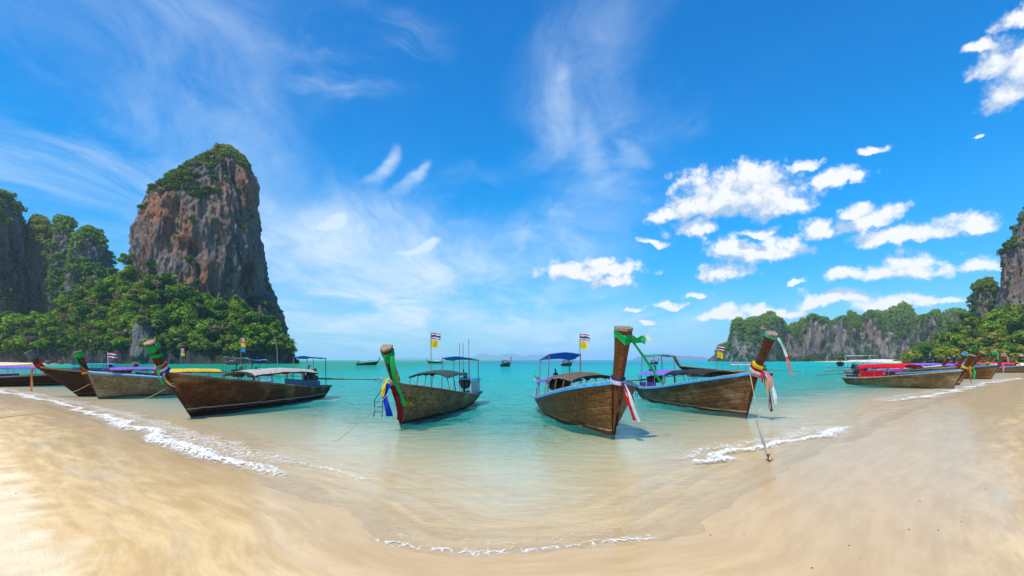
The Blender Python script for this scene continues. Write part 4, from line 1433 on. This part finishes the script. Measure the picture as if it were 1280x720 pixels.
    # flags
    for fl in (C['flags'] or ()):
        t, y, top, lst, yaw = fl[:5]
        fs = fl[5] if len(fl) > 5 else 1.0
        pm = fl[6] if len(fl) > 6 else 'post'
        pb = MB(); pb.tube([(t * L, y, sheer(t) - .1), (t * L + .02, y, top)], .014, 6)
        po = pb.build('flag_pole', M[pm], root)
        z = top - .02
        for i, f in enumerate(lst):
            hh = (.20 if f == 'thai' else .24) * fs
            ms = THAI if f == 'thai' else [f]
            fb = flag_mesh(ms, (.32 if f == 'thai' else .24) * fs, hh, i * 3 + int(L * 10) + int(top * 7), .12 + .12 * i)
            fo = fb.build('flag', [M[q] for q in ms], po, smooth=True)
            fo.location = (t * L + .02, y, z)
            fo.rotation_euler = (0, 0, yaw - root.rotation_euler.z)
            z -= hh + .03
    for fn in C['extra']:
        fn(root, hull, L, sheer, beam, pos, tip)
    return root

def rope_thing(label, pts, r=.009, mat='rope', ends=()):
    b = MB(); b.tube(catmull(pts, 8), r, 6)
    o = b.build('mooring_rope', M[mat], None, smooth=True)
    tag(o, label, 'rope')
    return o

# extras -----------------------------------------------------------
def ladder(t, side, drop, w=.32, mat='steel', out=.10):
    def fn(root, hull, L, sheer, beam, pos, tip):
        lb = MB()
        x0 = t * L
        y0 = side * (beam(t) + out)
        zt = sheer(t) + .05
        for dx in (-w / 2, w / 2):
            lb.tube([(x0 + dx, side * (beam(t) - .05), zt), (x0 + dx, y0, zt + .06), (x0 + dx, y0, zt - drop)], .016, 6)
        for k in range(4):
            z = zt - drop * (.25 + .23 * k)
            lb.tube([(x0 - w / 2, y0, z), (x0 + w / 2, y0, z)], .014, 6)
        lb.build('ladder', M[mat], root)
    return fn
def stern_ladder(root, hull, L, sheer, beam, pos, tip):
    lb = MB()
    for y in (-.38, .02):
        lb.tube([(-.15, y, .45), (-.50, y, .46), (-.62, y, .30), (-.60, y, .05), (-.40, y, -.12)], .018, 6)
    for k in (.34, .12):
        lb.tube([(-.62, -.38, k), (-.62, .02, k)], .016, 6)
    lb.build('stern_ladder', M['steel'], root)
def bow_ladder(root, hull, L, sheer, beam, pos, tip):
    p = tip(.05)
    lb = MB()
    for y in (-.26, -.52):
        lb.tube([(p.x - .10, y * .6, p.z - .05), (p.x + .28, y, p.z - .55), (p.x + .30, y, p.z - 1.0), (p.x + .34, y, p.z - 1.04), (p.x + .36, y, p.z - .98)], .013, 6)
    for k in range(3):
        lb.tube([(p.x + .29, -.26, p.z - .60 - .15 * k), (p.x + .29, -.52, p.z - .60 - .15 * k)], .012, 5)
    lb.build('boarding_ladder', M['dark'], root)
def stern_panel(mat, topmat, side, t0=.06, t1=.26, h=.62):
    def fn(root, hull, L, sheer, beam, pos, tip):
        b = MB()
        y = side * beam(.15) * .86
        b.box(((t0 + t1) / 2 * L, y, sheer(.15) + h / 2 - .02), ((t1 - t0) * L, .03, h), bev=.008)
        b.build('cabin_panel', M[mat], root)
        b = MB()
        b.box(((t0 + t1) / 2 * L, y - side * .25, sheer(.15) + h + .03), ((t1 - t0) * L + .2, .62, .035), ry=-.03, bev=.01)
        b.build('cabin_roof', M[topmat], root)
    return fn
def jars(lst):
    def fn(root, hull, L, sheer, beam, pos, tip):
        for (t, y, z, r_, h, mat) in lst:
            b = MB()
            prof = [(.7, 0), (1, .12), (1, .65), (.62, .86), (.62, 1)]
            n = 12
            rows = [[(t * L + r_ * q * math.cos(2 * math.pi * k / n), y + r_ * q * math.sin(2 * math.pi * k / n), z + h * v) for k in range(n)] for q, v in prof]
            b.grid(rows, wrap=True); b.add(rows[-1], [tuple(range(n))])
            b.build('fuel_drum', M[mat], root, smooth=True)
    return fn
def tilt_box(t0, t1, side, mat, h=.3):
    def fn(root, hull, L, sheer, beam, pos, tip):
        MB().box(((t0 + t1) / 2 * L, side * .35, sheer((t0 + t1) / 2) + h / 2 - .1), ((t1 - t0) * L, .5, h), bev=.02).build('storage_box', M[mat], root)
    return fn

H1 = m_wood('dark_teak_hull', (0.032, .011, .005), (0.16, .052, .019), (0.46, .28, .12), (0.045, .010, .007), .10, .55, .55, stripe=(.20, .245, (0.50, .46, .38)))
H2 = m_wood('grey_weathered_hull', (0.10, .055, .022), (0.40, .25, .11), (0.60, .44, .24), (0.030, .014, .010), .06, .7, .8)
H3 = m_wood('brown_varnished_hull', (0.065, .026, .008), (0.22, .098, .032), (0.33, .18, .075), (0.040, .014, .008), .08, .5, .5, stripe=(.10, .13, (0.40, .28, .13)))
H4 = m_wood('patched_brown_hull', (0.058, .024, .010), (0.20, .095, .038), (0.38, .26, .135), (0.050, .014, .010), .08, .6, .7, stripe=(.11, .14, (0.40, .36, .26)))
HB = m_wood('black_brown_hull', (0.014, .008, .005), (0.045, .022, .012), (0.10, .06, .03), (0.012, .007, .006), .08, .55, .3, stripe=(.09, .115, (0.26, .14, .05)))
HC = m_wood('pale_grey_hull', (0.11, .078, .042), (0.31, .225, .13), (0.47, .37, .23), (0.025, .013, .012), .05, .75, .8)
HP = m_wood('olive_straw_hull', (0.075, .050, .024), (0.26, .175, .085), (0.40, .30, .16), (0.016, .012, .010), .04, .7, .8)
HQ = m_wood('red_brown_hull', (0.045, .017, .009), (0.13, .052, .024), (0.20, .10, .05), (0.020, .010, .008), .04, .55, .4)

W_LEFT = 0.0
# the four large boats off the beach
longtail('dark brown wooden boat with green-ribboned prow, pale canopy and raised tail shaft', gp(242, 518), gp(398, 497), hull=H1, gs=.62, og=1.30, zg=1.56, ot=1.90, zt=2.55, wtop=.30,
         canopy=[(.16, .72, 1.40, .78, 'grey_tarp', dict(trim='dark_red_r', camber=.10, arch=.13, at=(.05, .3, .55, .78, .97)))],
         awning=(.02, .17, 2.12, .55, 'blue_tarp', .06), side=[(.12, .50, 1, 'grey_blue', -.02, .30)], engine=(R(-52), R(-2)), shaft=3.6,
         flags=[(.67, -.2, 2.95, ['pink_r', 'yellow_r', 'blue_tarp'], 0.1, .72)],
         ribbons=[('band', .78, .95, 'green_r', dict(grow=.03, tilt=.8)), ('band', .50, .60, 'green_r', dict(grow=.028, tilt=-1.0)), ('band', .0, .08, 'blue_r', dict(grow=.05)), ('band', .08, .15, 'white_r', dict(grow=.045)),
                  ('band', .15, .22, 'red_r', dict(grow=.04)), ('band', .22, .28, 'gold_r', dict(grow=.035)),
                  ('tail', .20, [(.10, .10, .05), (.20, .14, -.20), (.16, .16, -.45), (.02, .15, -.62)], .12, 'green_r'),
                  ('tail', .02, [(.10, .12, .0), (.12, .16, -.18), (.0, .17, -.32), (-.22, .17, -.42)], .10, 'yellow_r'),
                  ('tail', .02, [(.12, .08, -.02), (.10, .17, -.28), (-.06, .18, -.42), (-.28, .19, -.52)], .09, 'white_r'),
                  ('tail', .95, [(.1, .12, .05), (.04, .2, .08), (-.04, .22, .0)], .10, 'pink_r')],
         extra=[stern_ladder, jars([(.13, .25, .62, .16, .36, 'dark')])])
longtail('grey-brown weathered boat with dark green canopy and blue and red prow ribbons', gp(502, 529), gp(585, 502), hull=H2, gs=.45, og=.55, zg=1.28, ot=1.22, zt=2.33, wtop=.33,
         canopy=[(.36, .70, 1.42, .72, 'dark_tarp', dict(camber=.08, arch=.10, trim='post'))],
         awning=(.04, .26, 2.05, .62, 'blue_tarp', .10), engine=(R(20), R(3)), shaft=2.6,
         flags=[(.62, -.1, 3.05, ['thai', 'yellow_r'], 0.05, 1.15), (.24, .3, 2.75, [], 0), (.12, .3, 2.95, [], 0), (.05, -.3, 2.8, [], 0)],
         ribbons=[('band', .72, .92, 'green_r', dict(grow=.025, tilt=.9)), ('band', .02, .14, 'gold_r', dict(grow=.04)),
                  ('tail', .80, [(.12, .16, 0), (.10, .20, -.30), (-.05, .24, -.75), (-.30, .30, -1.20), (-.46, .34, -1.52)], .16, 'green_r', (.35, .9, 0)),
                  ('tail', .25, [(.05, .14, .1), (-.02, .16, -.3), (-.18, .20, -.65), (-.62, .28, -.98)], .11, 'gold_r', (.5, .8, .2)),
                  ('tail', .0, [(-.40, .18, -.42), (-.52, .26, -.60), (-.72, .32, -.74)], .12, 'yellow_r', (.5, .8, .2)),
                  ('tail', .05, [(.22, -.12, -.05), (.26, -.18, -.40), (.20, -.16, -.80), (.10, -.10, -1.05)], .22, 'blue_r', (.2, 1, 0)),
                  ('tail', .05, [(.16, .04, -.10), (.02, .06, -.45), (-.16, .08, -.85), (-.26, .10, -1.20)], .20, 'dark_red_r', (.2, 1, 0)),
                  ('tail', .15, [(.14, -.14, 0), (.22, -.22, -.25), (.24, -.26, -.55)], .12, 'yellow_r', (.2, 1, 0))],
         extra=[bow_ladder, stern_panel('white_tarp', 'blue_tarp', 1)])
longtail('brown varnished boat with blue rail, green sash on its prow and purple aft canopy', gp(766, 543), gp(690, 510), hull=H3, gs=.52, og=.42, zg=1.42, ot=.86, zt=2.78, wtop=.46, rail='blue', rail2='pale_wood', prow='prow_orange',
         B=1.15, full=1.0, canopy=[(.34, .80, 1.40, .70, 'brown_tarp', dict(camber=.10, arch=.10, tilt=.10, trim='post')), (.03, .30, 1.22, .68, 'purple', dict(tilt=.22, camber=.02, at=(.1, .9)))],
         awning=(.06, .30, 2.12, .62, 'blue_tarp', .22), side=[(.03, .14, -1, 'purple', -.02, .32)], engine=(R(8), R(6)), shaft=2.4,
         flags=[(.40, .35, 2.95, ['thai', 'yellow_r'], -.1, 1.1)],
         ribbons=[('band', .80, .93, 'green_r', dict(grow=.02, tilt=1.0)), ('tail', .82, [(.10, .20, 0), (.02, .34, -.04), (-.06, .52, .0), (-.05, .62, -.06)], .17, 'green_r', (.1, .2, 1)),
                  ('tail', .82, [(-.06, .50, .04), (-.06, .64, .05), (-.05, .78, .0)], .14, 'white_r', (.1, .2, 1)),
                  ('tail', .80, [(.08, .20, 0), (.0, .46, -.30), (-.1, .80, -.72), (-.2, 1.10, -1.08)], .07, 'green_r', (.4, .4, .7)),
                  ('band', -.02, .05, 'white_r', dict(grow=.05)), ('band', .05, .09, 'navy_r', dict(grow=.045)),
                  ('tail', .0, [(.18, .05, -.02), (.24, .14, -.30), (.24, .26, -.70), (.22, .36, -.98)], .09, 'red_r', (.1, 1, 0)),
                  ('tail', .0, [(.19, .07, -.02), (.27, .18, -.30), (.27, .34, -.68), (.25, .46, -1.02)], .10, 'white_r', (.1, 1, 0)),
                  ('tail', .0, [(.20, .06, .0), (.25, .16, -.20), (.25, .27, -.44), (.23, .32, -.56)], .12, 'navy_r', (.1, 1, 0))],
         extra=[jars([(.24, .15, .45, .22, .55, 'dark'), (.30, -.1, .40, .20, .5, 'rust'), (.18, .3, .95, .17, .5, 'dark')])])
longtail('brown patched boat with blue rail, green stern awning and garlanded prow', gp(932, 519), gp(810, 499), hull=H4, gs=.62, og=.58, zg=1.55, ot=1.40, zt=2.86, wtop=.36, rail='blue', rail2='pale_wood',
         canopy=[(.40, .80, 1.42, .74, 'black_tarp', dict(camber=.10, arch=.10, tilt=.06)), (.04, .40, 1.36, .74, 'purple', dict(tilt=.10, camber=.02, trim='sky_tarp'))],
         awning=(.05, .22, 2.22, .55, 'teal_tarp', -.06), side=[(.03, .17, -1, 'deep_purple', -.02, .27), (.18, .32, -1, 'deep_purple', -.02, .27)], engine=(R(48), R(-4)), shaft=2.6,
         flags=[(.66, .55, 2.62, ['thai', 'yellow_r'], .1, 1.05)],
         ribbons=[('band', .93, .98, 'teal_r', dict(grow=.02)), ('tail', .93, [(.17, .12, -.03), (.20, .27, -.32), (.22, .42, -.66)], .075, 'white_r', (.3, .9, 0)), ('tail', .93, [(.18, .14, .0), (.21, .27, -.24), (.23, .36, -.42)], .05, 'teal_r', (.3, .9, 0)),
                  ('tail', .90, [(.21, .36, -.50), (.22, .50, -.85), (.20, .64, -1.25)], .09, 'pink_r', (.3, .9, 0)),
                  ('band', .0, .08, 'white_r', dict(grow=.07)), ('band', .08, .15, 'red_r', dict(grow=.075)), ('band', .15, .22, 'yellow_r', dict(grow=.06)), ('band', -.06, .0, 'pink_r', dict(grow=.06)),
                  ('tail', .05, [(.22, .06, 0), (.34, .12, -.3), (.38, .16, -.8), (.36, .22, -1.30)], .10, 'gold_r', (.2, 1, 0)),
                  ('tail', .05, [(.24, .08, 0), (.36, .22, -.3), (.42, .36, -.8), (.40, .46, -1.15)], .11, 'white_r', (.2, 1, 0)),
                  ('tail', .05, [(.24, .02, 0), (.32, .10, -.35), (.36, .22, -.85), (.34, .30, -1.40)], .10, 'navy_r', (.2, 1, 0)),
                  ('tail', .05, [(.26, .10, 0), (.36, .22, -.2), (.38, .27, -.48), (.36, .30, -.60)], .13, 'pink_r', (.2, 1, 0)),
                  ('tail', .05, [(.22, .0, -.02), (.28, -.02, -.2), (.28, .0, -.42)], .08, 'red_r', (.2, 1, 0))],
         extra=[ladder(.03, -1, .55, .25, 'dark')])

# boats drawn up on the left
longtail('black-brown boat with slate wrapped prow and red and straw ribbons', gp(103, 494), gp(103, 494) + np.array([.8, .6]), L=8.6, hull=HB, gs=.62, og=1.75, zg=1.62, ot=2.25, zt=2.43, wtop=.40,
         canopy=[], awning=(.02, .18, 2.15, .5, 'teal_tarp', .1), side=[(.30, .72, 1, 'navy', -.06, .14)], flags=[(.45, 0, 2.75, ['pink_r', 'yellow_r'], 0, .9, 'blue')],
         ribbons=[('band', .50, .97, 'slate_wrap', dict(grow=.03)), ('band', .05, .14, 'red_r', dict(grow=.03)), ('tail', .10, [(.22, .05, 0), (.26, .10, -.3), (.25, .10, -.9), (.22, .08, -1.50)], .13, 'gold_r', (.1, 1, 0)),
                  ('tail', .10, [(.24, -.04, -.2), (.30, -.06, -.6), (.30, -.06, -1.0), (.27, -.05, -1.45)], .15, 'red_r', (.1, 1, 0))],
         extra=[ladder(.56, 1, .95, .30, 'white_post', .06)], engine=(R(30), R(-3)))
longtail('pale grey weathered boat with green wrapped prow and purple canopy', gp(125, 497), gp(330, 487), hull=HC, gs=.58, og=.60, zg=1.38, ot=.94, zt=2.41, wtop=.28, rail='blue', rail2='white_post',
         canopy=[(.72, .97, 1.50, .66, 'purple', dict(trim='brown_tarp', camber=.03, arch=.08)), (.34, .70, 1.30, .68, 'yellow_tarp', dict(trim='red_tarp', camber=.05))], side=[(.42, .54, 1, 'red_tarp', .0, .28)],
         awning=(.0, .14, 2.02, .5, 'sky_tarp', .06), flags=[(.95, -.3, 2.42, ['thai'], .12, 1.45, 'white_post')],
         ribbons=[('band', .72, .95, 'green_r', dict(grow=.03)), ('tail', .85, [(.16, .04, 0), (.10, .06, -.3), (-.16, .10, -.7), (-.5, .16, -.98)], .14, 'green_r', (.2, 1, 0)), ('band', .02, .12, 'red_r', dict(grow=.05)), ('band', -.05, .02, 'yellow_r', dict(grow=.045))],
         extra=[jars([(.68, -.2, .75, .15, .4, 'dark'), (.60, .1, .70, .15, .4, 'dark')])], engine=(R(20), R(-3)))
longtail('dark boat with long purple awning and purple side cloth beyond the slate wrapped prow', gp(150, 478), gp(-20, 483), L=12.5, hull=HB, gs=.62, zg=1.15, og=.9, ot=1.3, zt=1.6, rail='pale_wood',
         canopy=[(.12, .58, 1.40, .80, 'purple', dict(camber=.02, tilt=-.10, trim='sky_tarp'))], side=[(.10, .46, -1, 'deep_purple', -.02, .22)], engine=None)
longtail('low boat under a sky blue flat canopy behind the black-brown boat', gp(60, 470), gp(140, 468), L=8.0, hull=HB, planks=0, zg=1.1, zt=1.7, ot=1.3, og=.8,
         canopy=[(.05, .62, 1.45, .75, 'sky_tarp', dict(camber=.02, arch=.05))], side=[(.10, .60, -1, 'blue_tarp', .0, .25)])

# boats drawn up on the right
longtail('straw coloured boat with red canopy and red side cloths on the beach edge', gp(1189, 485.5), gp(1062, 480), hull=HP, gs=.55, og=.75, zg=1.30, ot=1.25, zt=2.3, wtop=.30, rail='pale_wood',
         canopy=[(.18, .64, 1.42, .84, 'red_tarp', dict(camber=.08, arch=.20, tilt=.10, trim='red_tarp'))], side=[(.18, .44, -1, 'red_tarp', -.02, .48), (.46, .56, -1, 'black_tarp', -.02, .32)], engine=(R(4), R(-5)), shaft=3.4,
         ribbons=[('band', .1, .22, 'yellow_r', dict(grow=.04)), ('tail', .15, [(.2, .0, 0), (.28, .04, -.5), (.26, .08, -1.1)], .13, 'green_r', (.2, 1, 0)), ('tail', .15, [(.2, -.06, 0), (.30, -.08, -.4), (.30, -.06, -.8)], .11, 'red_r', (.2, 1, 0))],
         extra=[jars([(.14, -.2, .45, .18, .5, 'rust'), (.10, .2, .5, .2, .5, 'dark'), (.16, .25, .6, .16, .55, 'dark')])])
RB = [  # label, bow foot px, prow overhang px etc
    ('red-brown boat with plain dark prow and blue rail beside the red-canopied boat', (1197, 481), H1, .75, 1.28, 1.7, 2.55, 'pink_tarp', 'blue', 'prow_orange', (), 'green_r'),
    ('brown boat with blue-capped prow and purple canopy beside the red-canopied boat', (1186, 476), HP, .8, 1.4, 1.4, 2.7, 'purple', 'wood_rail', 'prow', ('sky_tarp',), 'yellow_r'),
    ('brown boat with green ribbon at the tip of its prow', (1224, 471.5), HQ, .8, 1.5, 1.5, 2.9, 'red_tarp', 'wood_rail', 'prow_orange', ('green_r',), 'teal_r'),
    ('rusty brown boat with pink ribbons hanging down its prow', (1238, 473), H3, .8, 1.5, 1.3, 2.6, 'purple', 'blue', 'prow_orange', ('pink_r',), 'pink_r'),
    ('slim dark-prowed boat with blue rail and purple canopy on the far beach', (1262, 465), HC, .9, 1.5, 1.7, 2.9, 'purple', 'blue', 'slate_wrap', ('white_r',), 'red_r'),
    ('pale planked boat with blue rail moored highest up the beach', (1303, 466), HP, .8, 1.4, 1.4, 2.6, 'pink_tarp', 'blue', 'prow', (), 'red_r'),
]
for i, (lb, pb_, hm, og, zg, ot, zt, cm, rl, pr, tp, rbm) in enumerate(RB):
    b0 = gp(*pb_)
    ang = R(108 + 3 * (i % 3))
    s0 = b0 + np.array([math.cos(ang), math.sin(ang)]) * 9
    rb = [('tail', .12, [(.2, .0, 0), (.28, .04, -.4), (.26, .08, -1.0)], .15, rbm, (.2, 1, 0)), ('band', .06, .18, 'red_r' if i % 2 else 'yellow_r', dict(grow=.04))]
    if tp:
        rb += [('band', .80, .97, tp[0], dict(grow=.03)), ('tail', .9, [(.15, .05, 0), (.22, .2, -.4), (.2, .3, -1.0)], .14, rbm, (.2, 1, 0))]
    longtail(lb, b0, s0, L=9.0, hull=hm, planks=6 if i in (0, 3) else 0, gs=.6, og=og, zg=zg, ot=ot, zt=zt, rail=rl, prow=pr if pr in ('prow', 'prow_orange') else 'prow',
             canopy=[(.10, .66, 1.42, .75, cm, dict(camber=.05))], side=[(.15, .6, -1, cm, 0, .25)], ribbons=rb, engine=(R(10), R(-3)), benches=2)
longtail('white roofed tour boat moored behind the red-canopied boat', gp(1165, 472), gp(1085, 470), L=9, hull=HC, planks=0, canopy=[(.05, .60, 1.95, .85, 'white_tarp', dict(camber=.03, arch=.10, at=(.02, .3, .6, .98)))],
         awning=(.0, .34, 2.55, .9, 'white_tarp', .05), zg=1.4, zt=2.2, flags=[(.75, 0, 3.0, ['yellow_r'], 0, .9)], posts='white_post', rail='white_post')
longtail('boat with sky blue awning moored near the far beach', gp(1168, 463), gp(1148, 461), L=8.5, hull=HQ, planks=0, awning=(.1, .5, 2.3, .8, 'sky_tarp', .05), flags=[(.3, 0, 3.3, ['yellow_r', 'blue_r'], 0, 1.2)])
longtail('boat with blue awning and pink canopy near the brown prows', gp(1192, 464), gp(1178, 461), L=8.5, hull=HQ, planks=0, awning=(.05, .4, 2.4, .8, 'blue_tarp', .05), canopy=[(.45, .85, 1.6, .8, 'pink_tarp')])

# boats out on the bay
longtail('dark open boat with red canopy, its prow pointing to the brown varnished boat', gp(862, 471), gp(945, 472), L=8.6, hull=HB, planks=6, gs=.50, og=1.2, zg=1.35, ot=1.75, zt=2.35, wtop=.26,
         canopy=[(.18, .48, 1.55, .75, 'red_tarp', dict(camber=.02, arch=.04, trim='white_r'))], side=[(.2, .46, 1, 'red_tarp', -.05, .12)], engine=(R(6), R(-3)), shaft=3.8,
         ribbons=[('tail', .6, [(.2, .0, 0), (.24, .04, -.3), (.22, .04, -.6)], .1, 'red_r', (.2, 1, 0))])
FAR = [
    ('small boat with raised prow at anchor, farthest along toward the limestone tower', (470, 456.4), (452, 456.4), HB, 'grey_tarp', 7.5),
    ('tiny boat with pale canopy half hidden beyond the grey-brown boat', (536, 454.2), (551, 454.2), HB, 'white_tarp', 8.0),
    ('anchored dark boat with navy canopy alone in mid bay', (637, 458.0), (612, 459.0), HB, 'navy', 7.5),
    ('anchored dark boat seen beneath the blue awning of the brown varnished boat', (714, 457.4), (692, 458), HB, 'navy', 7.5),
    ('long dark boat at anchor seen between the two blue-railed boats', (822, 455.4), (793, 456.0), HB, 'deep_purple', 9.0),
    ('small pale boat with white canopy at anchor in front of the headland', (942, 453.8), (929, 454.2), HC, 'white_tarp', 7.0),
    ('dark boat with purple canopy lying under the limestone tower', (282, 455.6), (329, 456.0), HB, 'purple', 9.5),
    ('boat with green flag seen end-on in front of the headland', (1050, 458.0), (1053, 456.0), HB, 'dark_tarp', 7.5),
]
for i, (lb, b0, s0, hm, cm, L_) in enumerate(FAR):
    longtail(lb, gp(*b0), gp(*s0), L=L_, hull=hm, planks=0, gs=.7, zg=1.5, zt=2.9, og=.9, ot=1.6, wtop=.32, canopy=[(.20, .62, 1.7, .8, cm, dict(camber=.05))], benches=1, B=1.05,
             flags=[(.3, 0, 3.6, ['green_r'], 0, 1.3)] if 'green flag' in lb else None, ribbons=[('band', .6, .9, 'red_r', dict(grow=.04))], engine=(R(12), R(-4)), shaft=2.6)
for i in range(4):
    x0 = [58, 74, 88, 104][i]
    cols = ['purple', 'red_tarp', 'deep_purple', 'pink_tarp'][i]
    longtail(['boat with purple canopy drawn up along the white beach', 'boat with red canopy drawn up along the white beach', 'boat with dark purple canopy at the end of the white beach', 'boat with pink canopy lying under the wooded slope'][i],
             gp(x0, 454.9), gp(x0 + 14, 455.2), L=7.5, hull=HQ, planks=0, gs=.6, zg=1.3, zt=2.2, canopy=[(.15, .7, 1.6, .8, cols)], benches=0, engine=None, group='boats along the white beach')

# ropes ------------------------------------------------------------
def P3(px, py, d):
    return ((px - 640) / F * d, d, CAM_H - (py - 450) / F * d)
def on_ground(px, py, dz=.01):
    d = F * CAM_H / (py - 450)
    for _ in range(6):
        x = (px - 640) / F * d
        z = float(np.maximum(ground_z(shore_s(np.array([x]), np.array([d]))), 0.0)[0]) + dz
        d = F * (CAM_H - z) / (py - 450)
    return ((px - 640) / F * d, d, z)
rope_thing('straw coloured mooring rope from the dark brown boat to the left sand', [P3(207, 486, 17.6), P3(192, 494, 17.0), P3(176, 500, 16.9), P3(150, 506, 17.4), P3(110, 512, 18.6), on_ground(70, 515.5), on_ground(30, 519), on_ground(-20, 524)])
rope_thing('short mooring rope hanging from the pale grey boat', [P3(112, 480, 22.0), P3(104, 484.5, 22.0), P3(94, 489, 22.2), P3(82, 492.5, 23.2), P3(66, 494, 24.5)])
rope_thing('thin mooring rope running from the grey-brown boat into the water', [P3(487, 490, 15.2), P3(468, 511, 13.9), P3(446, 530, 12.7), P3(425, 548, 12.2), P3(415, 552, 12.3)], .010)
rope_thing('mooring rope from the garlanded prow down to a sand anchor', [P3(937, 466, 17.2), P3(944, 500, 14.6), P3(951, 530, 12.2), P3(958, 561, 10.6), on_ground(962, 575, .03)], .009)
rope_thing('second slack mooring rope beside the one with the anchor', [P3(938, 468, 17.2), P3(946, 512, 14.0), P3(953, 545, 11.8), on_ground(961, 570, .03)], .006)
ab = MB()
ax, ay, az = on_ground(962, 576, .0)
ab.tube([(0, 0, -.08), (-.02, .03, .13)], .016, 7)
ab.tube([(-.07, 0, .03), (.0, .01, -.01), (.07, .0, .03)], .012, 6)
ab.tube([(-.04, .03, .11), (.03, .03, .115)], .010, 6)
ao = ab.build('sand_anchor', M['dark'])
ao.location = (ax, ay, az)
tag(ao, 'small iron anchor stuck in the wet sand at the rope end', 'anchor')
pb_ = MB(); p0 = P3(347, 455, 225); p1 = P3(343, 419, 225)
pb_.tube([(p0[0], p0[1], -4), p0, ((p0[0] + p1[0]) / 2 + .5, p0[1], (p0[2] + p1[2]) / 2), p1], [.22, .2, .16, .1], 7)
tag(pb_.build('mooring_pole', M['pale_wood']), 'tall crooked wooden pole standing in the water under the tower', 'pole')

# grey boulder among the trees
tower('boulder', 'pale grey rock outcrop standing among the trees of the slope',
      [(455, 160, 204), (440, 162, 201), (425, 164, 198), (412, 165, 193), (404, 167, 187), (399, 170, 180)], 262, 7, rock_grey, 171, LEAF['cliff'], up=.5, nclump=24, csize=(1.2, 2.0), nth=120, nz=80, amp=.55)

# scraps washed up on the sand
rs = random.Random(5)
for i in range(16):
    px_, py_ = [(1020, 565), (930, 668), (888, 669), (1136, 662), (1173, 663), (1202, 652), (1061, 682), (1015, 710), (1075, 698), (1150, 627), (1232, 612), (1180, 590), (40, 571), (20, 617), (1120, 640), (1245, 586)][i]
    x, y, z = on_ground(px_, py_, .0)
    b = MB()
    r0 = rs.uniform(.005, .010)
    rows = []
    for k in range(5):
        a = math.pi * k / 4
        rows.append([(r0 * 1.4 * math.sin(a) * math.cos(q) * rs.uniform(.8, 1.2), r0 * math.sin(a) * math.sin(q) * rs.uniform(.8, 1.2), r0 * .6 * math.cos(a)) for q in np.linspace(0, 6.283, 7)[:-1]])
    b.grid(rows, wrap=True)
    o = b.build('pebble', M['bark'])
    o.location = (x, y, z + r0 * .3)
    o.rotation_euler = (0, 0, rs.uniform(0, 6))
    tag(o, 'small dark pebble lying on the smooth sand', 'pebble', 'pebbles scattered over the sand')

# ------------------------------------------------------------------ haze
hz, T, out = new_mat('sea_haze')
vp = T.n('ShaderNodeVolumePrincipled')
vp.inputs['Color'].default_value = (0.62, 0.84, 1.0, 1)
vp.inputs['Density'].default_value = 0.0001
vp.inputs['Anisotropy'].default_value = 0.2
T.t.links.new(vp.outputs[0], out.inputs['Volume'])
b = MB()
b.box((0, 0, 96), (39000, 39000, 205))
tag(b.build('haze', hz), 'thin pale sea haze over the bay', 'haze', kind='stuff')
